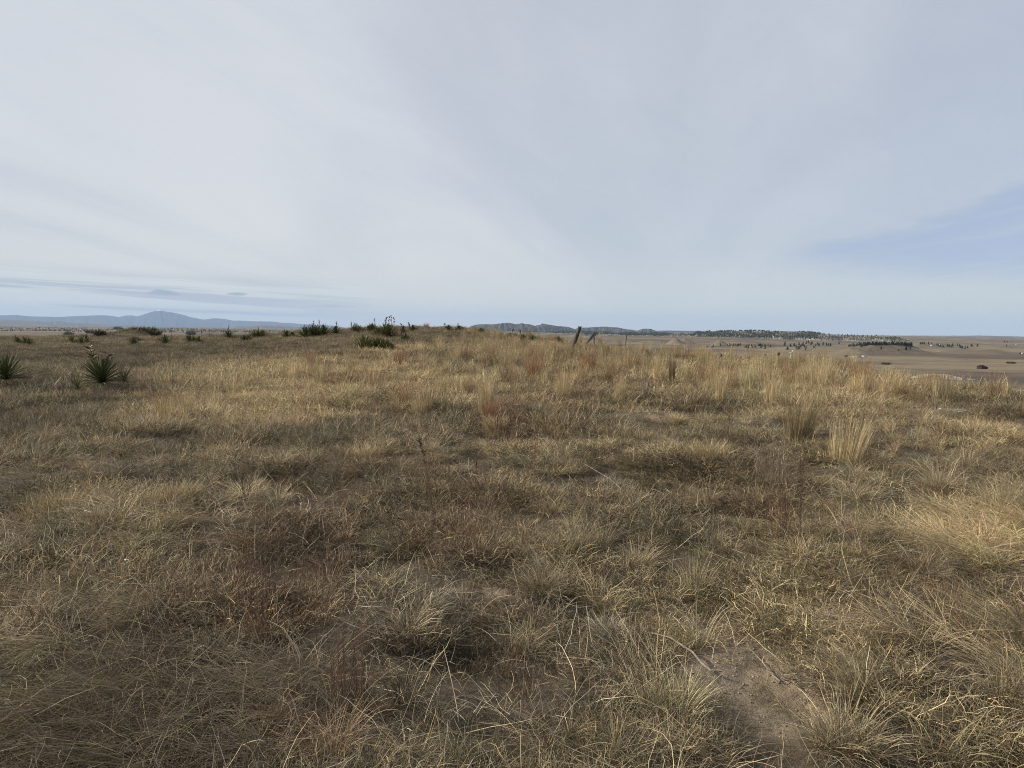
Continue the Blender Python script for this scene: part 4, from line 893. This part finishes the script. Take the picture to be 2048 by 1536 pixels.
# dead branches
M_dead = noise_mat('dead_wood', (.20, .165, .13), (.34, .29, .23), 20, stretch=(1, 1, 1), bump=.5, rough=.9)
def branch(pxs, w0, w1, label, lift=.02, twigs=()):
    P_ = [np.array(hit(a_, b_)[0]) for a_, b_ in pxs]; o = P_[0].copy(); P_ = [q - o + np.array((0, 0, lift)) for q in P_]
    prt = [strip_tube(P_, w0, w1, (1, 1, 1), 6)]
    for i_, dx_, dy_, dz_ in twigs: prt.append(strip_tube([P_[i_], P_[i_] + np.array((dx_, dy_, dz_)) * .5, P_[i_] + np.array((dx_, dy_, dz_ * .8))], w1 * .8, w1 * .4, (1, 1, 1), 5))
    V, Q, T, C = merge(prt); tag(obj('dead_branch', mesh_from('dead_branch', V, Q, T, M_dead, None, True), loc=o), label, 'branch', 'dead branches lying on the ground')
branch([(1288, 1276), (1310, 1281), (1340, 1293), (1368, 1305), (1385, 1318), (1402, 1338), (1420, 1356), (1427, 1364)], .008, .013, 'crooked pale dead branch curving across the bare soil', .03, ((3, .10, .05, .03), (6, .05, -.02, .01)))
branch([(1508, 1320), (1524, 1338), (1542, 1356), (1560, 1372)], .006, .008, 'short straight dead stick on the bare soil', .02)
branch([(1575, 1372), (1595, 1366), (1618, 1354)], .006, .004, 'thin dead twig lying right of the short straight stick', .03)
branch([(1170, 950), (1200, 968), (1220, 980), (1245, 1002)], .006, .008, 'pale straight stick slanting down in the centre', .10, ((2, .08, .05, .12),))
branch([(250, 703), (262, 701), (272, 702), (284, 701)], .05, .04, 'dark fallen branch on the flat beyond the near yuccas', .08)
branch([(130, 770), (136, 782), (142, 795)], .012, .008, 'bent pale stalk left of the small olive yucca', .2)

# ------------------------------------------------------------------ far pines
M_pine = pm('pine_needles', (.030, .040, .024), transl=0, rough=.8)
def pine_mesh(seed, broad):
    rg = np.random.default_rng(seed); prt = []
    V, T = [], []
    for lv in range(5):
        z0 = .10 + lv * .16; z1 = min(1.0, z0 + .34); rr = (.30 if not broad else .42) * (1 - lv * .15) * rg.uniform(.85, 1.1); b = len(V)
        off = rg.normal(0, .03, 2)
        for k in range(9): V.append((off[0] + rr * rg.uniform(.6, 1.15) * math.cos(k * .698), off[1] + rr * rg.uniform(.6, 1.15) * math.sin(k * .698), z0 + rg.uniform(-.04, .05)))
        V.append((off[0], off[1], z1)); V.append((off[0], off[1], z0 + .05))
        for k in range(9): T.append((b + k, b + (k + 1) % 9, b + 9)); T.append((b + (k + 1) % 9, b + k, b + 10))
    b = len(V)
    for k in range(4): V.append((.025 * math.cos(k * 1.571), .025 * math.sin(k * 1.571), -.05)); V.append((.02 * math.cos(k * 1.571), .02 * math.sin(k * 1.571), .3))
    for k in range(4): k2 = (k + 1) % 4; T.append((b + 2 * k, b + 2 * k2, b + 2 * k2 + 1)); T.append((b + 2 * k, b + 2 * k2 + 1, b + 2 * k + 1))
    V = np.array(V); return mesh_from('pine_tree', V, None, T, M_pine, np.ones((len(V), 3)) * rg.uniform(.7, 1.4))
PINES = [pine_mesh(k, k % 2) for k in range(6)]
rp = random.Random(4)
def pine(px, py, hpx, label, group, R):
    q = zat(px, py, R); z = float(H(q[0], q[1])); hh = hpx * R / FPX
    o = bpy.data.objects.new('pine_tree', rp.choice(PINES)); COL.objects.link(o); o.location = (q[0], q[1], z - hh * .03); wv = rp.uniform(.85, 1.25)
    o.scale = (hh * wv, hh * wv, hh); o.rotation_euler = (0, 0, rp.uniform(0, 6.28)); tag(o, label, 'tree', group)
def pine_hit(px, py, hpx, label, group):
    _, r = hit(px, py); pine(px, py, hpx, label, group, r)
A_ = 'dark pine in the short row beyond the pyramid shaped hillock'; B_ = 'dark pine in the middle cluster on the low knolls'; C_ = 'dark pine in the scattered grove at the centre right'
D_ = 'dark pine in the dense row on the crown of the pale knoll'; E_ = 'dark pine in the loose line on the right of the valley'; F_ = 'dark pine on the slope below the dense row'; G_ = 'small far pine near the right edge'
lst = []
for px, py in [(1426, 694), (1424, 697), (1441, 692), (1455, 693), (1459, 692), (1462, 692), (1467, 692), (1470, 692), (1474, 692), (1477, 692), (1480, 691), (1414, 696)]: lst.append((px, py, 5, A_))
for px, py in [(1490, 696), (1493, 695), (1496, 696), (1498, 692), (1503, 693), (1508, 694), (1511, 695), (1518, 692), (1521, 692), (1524, 693), (1530, 693), (1536, 692), (1541, 694), (1530, 698), (1522, 696), (1505, 696)]: lst.append((px, py, 5, B_))
for px, py in [(1570, 688), (1569, 691), (1575, 699), (1581, 693), (1588, 692), (1592, 695), (1594, 699), (1597, 698), (1600, 695), (1602, 693), (1606, 692), (1609, 695), (1612, 697), (1611, 701), (1613, 688), (1617, 687), (1622, 690), (1624, 688), (1628, 696), (1631, 693), (1635, 690), (1638, 692), (1646, 690), (1653, 691), (1657, 692), (1661, 692), (1678, 688), (1606, 689), (1598, 690)]: lst.append((px, py, 5.5, C_))
for k in range(44):
    px = 1698 + k * 2.9; base = 694 - 4.5 * math.sin((px - 1695) / 130 * math.pi * .9) + rp.uniform(-.8, .8); lst.append((px, base, rp.uniform(4.5, 7), D_))
lst += [(1762, 698, 5.5, F_), (1812, 700, 6, F_), (1821, 698, 5, F_), (1797, 701, 3, F_), (1723, 694, 6, F_), (1813, 695, 4, F_)]
for px, py in [(1841, 689), (1845, 689), (1849, 689), (1857, 689), (1863, 690), (1874, 691), (1877, 693), (1881, 694), (1886, 695), (1895, 693), (1899, 694), (1903, 695), (1905, 692), (1915, 692), (1921, 696), (1924, 697), (1930, 698), (1935, 697), (1943, 693), (1955, 693), (1919, 693)]: lst.append((px, py, 4.6, E_))
for px, py in [(2009, 685), (2014, 685), (2013, 693), (2040, 708)]: lst.append((px, py, 3.2, G_))
GR = {A_: 'pines beyond the pyramid hillock', B_: 'pines on the middle knolls', C_: 'pines of the centre right grove', D_: 'pines on the pale knoll', E_: 'pines in the right line', F_: 'pines below the pale knoll', G_: 'far pines at the right edge'}
ORD = ['leftmost', 'second', 'third', 'fourth', 'fifth', 'sixth', 'seventh', 'eighth', 'ninth', 'tenth', 'eleventh', 'twelfth', 'thirteenth', 'fourteenth', 'fifteenth', 'sixteenth', 'seventeenth', 'eighteenth', 'nineteenth', 'twentieth',
       'twenty first', 'twenty second', 'twenty third', 'twenty fourth', 'twenty fifth', 'twenty sixth', 'twenty seventh', 'twenty eighth', 'twenty ninth', 'thirtieth']
for lb in GR:
    grp = sorted([q for q in lst if q[3] == lb], key=lambda q: q[0])
    for i_, (px, py, hp, _) in enumerate(grp):
        if lb == D_: l2 = lb
        elif i_ == 0: l2 = lb.replace('dark pine', 'leftmost dark pine').replace('small far pine', 'leftmost small far pine')
        elif i_ == len(grp) - 1: l2 = lb.replace('dark pine', 'rightmost dark pine').replace('small far pine', 'rightmost small far pine')
        else: l2 = lb.replace('dark pine', ORD[i_] + ' dark pine from the left').replace('small far pine', ORD[i_] + ' small pine from the left')
        pine_hit(px, py, hp * 1.15, l2, GR[lb])

# far wooded slopes: too many to count, one object each
def forest(name, spots, label):
    Vs, Ts, Cs = [], [], []; o = 0; rg = np.random.default_rng(8)
    for (x, y, z, hh) in spots:
        k = 6; rr = hh * rg.uniform(.28, .5); a = np.arange(k) * 6.283 / k
        V = np.concatenate((np.stack((x + rr * np.cos(a) * rg.uniform(.7, 1.2, k), y + rr * np.sin(a) * rg.uniform(.7, 1.2, k), np.full(k, z + hh * .12)), -1), [[x, y, z + hh]], [[x, y, z - hh * .2]]))
        T = [(o + q, o + (q + 1) % k, o + k) for q in range(k)] + [(o + (q + 1) % k, o + q, o + k + 1) for q in range(k)]
        Vs.append(V); Ts += T; Cs.append(np.ones((k + 2, 3)) * rg.uniform(.6, 1.5)); o += k + 2
    tag(obj(name, mesh_from(name, np.concatenate(Vs), None, Ts, M_pine, np.concatenate(Cs))), label, 'forest', kind='stuff')
from mathutils.bvhtree import BVHTree
def on_reliefs(objs, tests, hts, bias):
    """drop trees on the relief meshes: shoot sight-independent vertical rays at random plan positions"""
    out = []
    for o in objs:
        me = o.data; vs = [v.co.copy() for v in me.vertices]; bv = BVHTree.FromPolygons(vs, [tuple(p_.vertices) for p_ in me.polygons])
        rg = np.random.default_rng(len(vs)); idx = rg.integers(0, len(vs), tests)
        for i_ in idx:
            c = vs[i_]; x = c.x + rg.uniform(-14, 14); y = c.y + rg.uniform(-14, 14); h_ = bv.ray_cast(Vector((x, y, 4000)), Vector((0, 0, -1)))
            if h_[0] is None: continue
            if h_[0].z < -32: continue
            nz = abs(h_[1].z); f = fbm(np.array([x / 130.]), np.array([y / 130.]), 77, 3)[0]
            if rg.random() < bias(nz, f, x, y): out.append((x, y, h_[0].z, rg.uniform(*hts)))
    return out
bl = [o for o in COL.objects if o.name.startswith('bluff')]
def bias_b(nz, f, x, y):
    px = 1024 + FPX * x / y
    k = 1 - float(sst(px, 1610, 1650)) * .97
    return float(sst(f, .39, .53)) * k
forest('pine_forest', on_reliefs(bl, 24000, (6, 10.5), bias_b), 'dark pine woods broken over the pale bluffs below the skyline')
spots = []; rg = np.random.default_rng(12)
while len(spots) < 2600:
    px = rg.uniform(-120, 1010); R_ = rg.uniform(4300, 8200); q = zat(px, 700, R_); x, y = q[0], q[1]
    f = float(fbm(np.array([x / 500.]), np.array([y / 260.]), 83, 4)[0]) + .07 * float(sst(px, 150, 420))
    if rg.random() < sst(f, .47, .62): spots.append((x, y, float(H(x, y)), rg.uniform(5, 11)))
forest('far_woodland', spots, 'scattered dark trees spread over the far plain at left')

# ------------------------------------------------------------------ buildings on the valley floor
def flat_mat(name, c, rough=.7): return noise_mat(name, tuple(v * .88 for v in c), c, 1.3, rough)
M_maroon = flat_mat('maroon_siding', (.045, .022, .020)); M_roofd = flat_mat('dark_shingle', (.030, .022, .020)); M_whitep = flat_mat('white_siding', (.60, .59, .56)); M_tan = flat_mat('tan_siding', (.42, .36, .27)); M_glass = flat_mat('dark_glass', (.02, .025, .03), .1); M_metal = flat_mat('pale_roof', (.45, .45, .44), .5)
def box(x0, x1, y0, y1, z0, z1):
    V = np.array([(x, y, z) for z in (z0, z1) for x, y in ((x0, y0), (x1, y0), (x1, y1), (x0, y1))], float)
    Q = [[3, 2, 1, 0], [4, 5, 6, 7], [0, 1, 5, 4], [1, 2, 6, 5], [2, 3, 7, 6], [3, 0, 4, 7]]; return V, np.array(Q)
def gable(x0, x1, y0, y1, z0, z1, ov=.4):
    x0 -= ov; x1 += ov; y0 -= ov; y1 += ov; ym = (y0 + y1) / 2
    V = np.array([(x0, y0, z0), (x1, y0, z0), (x1, y1, z0), (x0, y1, z0), (x0, ym, z1), (x1, ym, z1)], float)
    return V, np.array([[0, 1, 5, 4], [2, 3, 4, 5], [3, 2, 1, 0]]), np.array([[0, 4, 3], [1, 2, 5]])
def building(name, px, py, wds, label, cat, wall, roof, blocks, wins=2, rz=0.0, group=None):
    p, r = hit(px, py); root = empty(name, p, rz)
    for (x0, x1, y0, y1, z1, zr) in blocks:
        V, Q = box(x0, x1, y0, y1, -1, z1); wl = obj('wall', mesh_from('wall', V, Q, None, wall), root)
        V, Q, T = gable(x0, x1, y0, y1, z1 + .003, zr); obj('roof', mesh_from('roof', V, Q, T, roof), root)
        for k in range(wins):
            xx = x0 + (x1 - x0) * (k + .7) / (wins + .4); V, Q = box(xx - .6, xx + .6, y0 - .06, y0 + .02, z1 * .4, z1 * .78); obj('window', mesh_from('window', V, Q, None, M_glass), wl)
    return tag(root, label, cat, group)
building('house', 1965, 738, 0, 'dark maroon house with a lower wing, alone on the valley floor', 'house', M_maroon, M_roofd, [(-3.9, 1.1, -3, 4, 2.5, 4.6), (1.1, 5.2, -2.2, 3.2, 1.9, 3.2)], 2, .25)
building('barn', 1728, 715, 0, 'white long shed at the right end of the farmstead', 'shed', M_whitep, M_metal, [(-3.6, 3.2, -2, 2, 2.4, 3.3)], 1)
building('barn', 1692, 714.5, 0, 'small dark shed at the left end of the farmstead', 'shed', M_maroon, M_roofd, [(-2.2, 2.0, -2, 2, 2.4, 3.6)], 1)
building('barn', 1701, 715.5, 0, 'small white shed next to the dark one of the farmstead', 'shed', M_whitep, M_metal, [(-1.8, 1.6, -1.5, 1.5, 1.8, 2.4)], 1)
building('barn', 1713, 715, 0, 'long low tan shed in the middle of the farmstead', 'shed', M_tan, M_metal, [(-7, 7, -3, 3, 1.6, 2.6)], 3)
WH = [(1621, 680, 'white house high on the brown slope below the bluffs', 3.2), (1306, 686, 'white house left of the pyramid hillock', 2.2), (1864, 692, 'pale building beside the trees of the right line', 4.4), (1880, 690, 'whitish building above the right line of trees', 3.2), (2033, 689, 'white building near the right edge of the plain', 2.6),
      (2045, 708, 'pale building at the right edge below the knolls', 4.5), (1343, 688, 'tiny white shed at the foot of the pyramid hillock', 1.6), (82, 664, 'white building at the far left plain, left of two', 2.6), (50, 659, 'white building highest on the far left plain', 3.2), (62, 658, 'white building beside the highest one on the left', 2.6), (162, 660, 'lone white building beyond the grassy mound', 2.4), (28, 658, 'pale building nearest the left edge on the far plain', 2.6)]
for px, py, lb, wd in WH:
    p, r = hit(px, py); s = r / FPX; a_ = wd * s / 2; building('house', px, py, 0, lb, 'house', M_whitep, M_metal, [(-a_, a_, -a_ * .6, a_ * .6, a_ * .6, a_ * .95)], 1, .2, 'white buildings scattered over the plain')

# ------------------------------------------------------------------ haze
hb = box(-52000, 52000, -52000, 52000, -420, 1000)
mh, gm = new_mat('air'); pv = gm.n('ShaderNodeVolumePrincipled'); pv.inputs['Color'].default_value = (.53, .71, 1.0, 1); pv.inputs['Density'].default_value = 2.2e-5; pv.inputs['Anisotropy'].default_value = 0.0
oo = gm.n('ShaderNodeOutputMaterial'); gm.nt.links.new(pv.outputs[0], oo.inputs['Volume'])
hz = obj('haze', mesh_from('haze', hb[0], hb[1], None, mh)); tag(hz, 'pale blue air that fades the distant mountains', 'haze', kind='stuff')
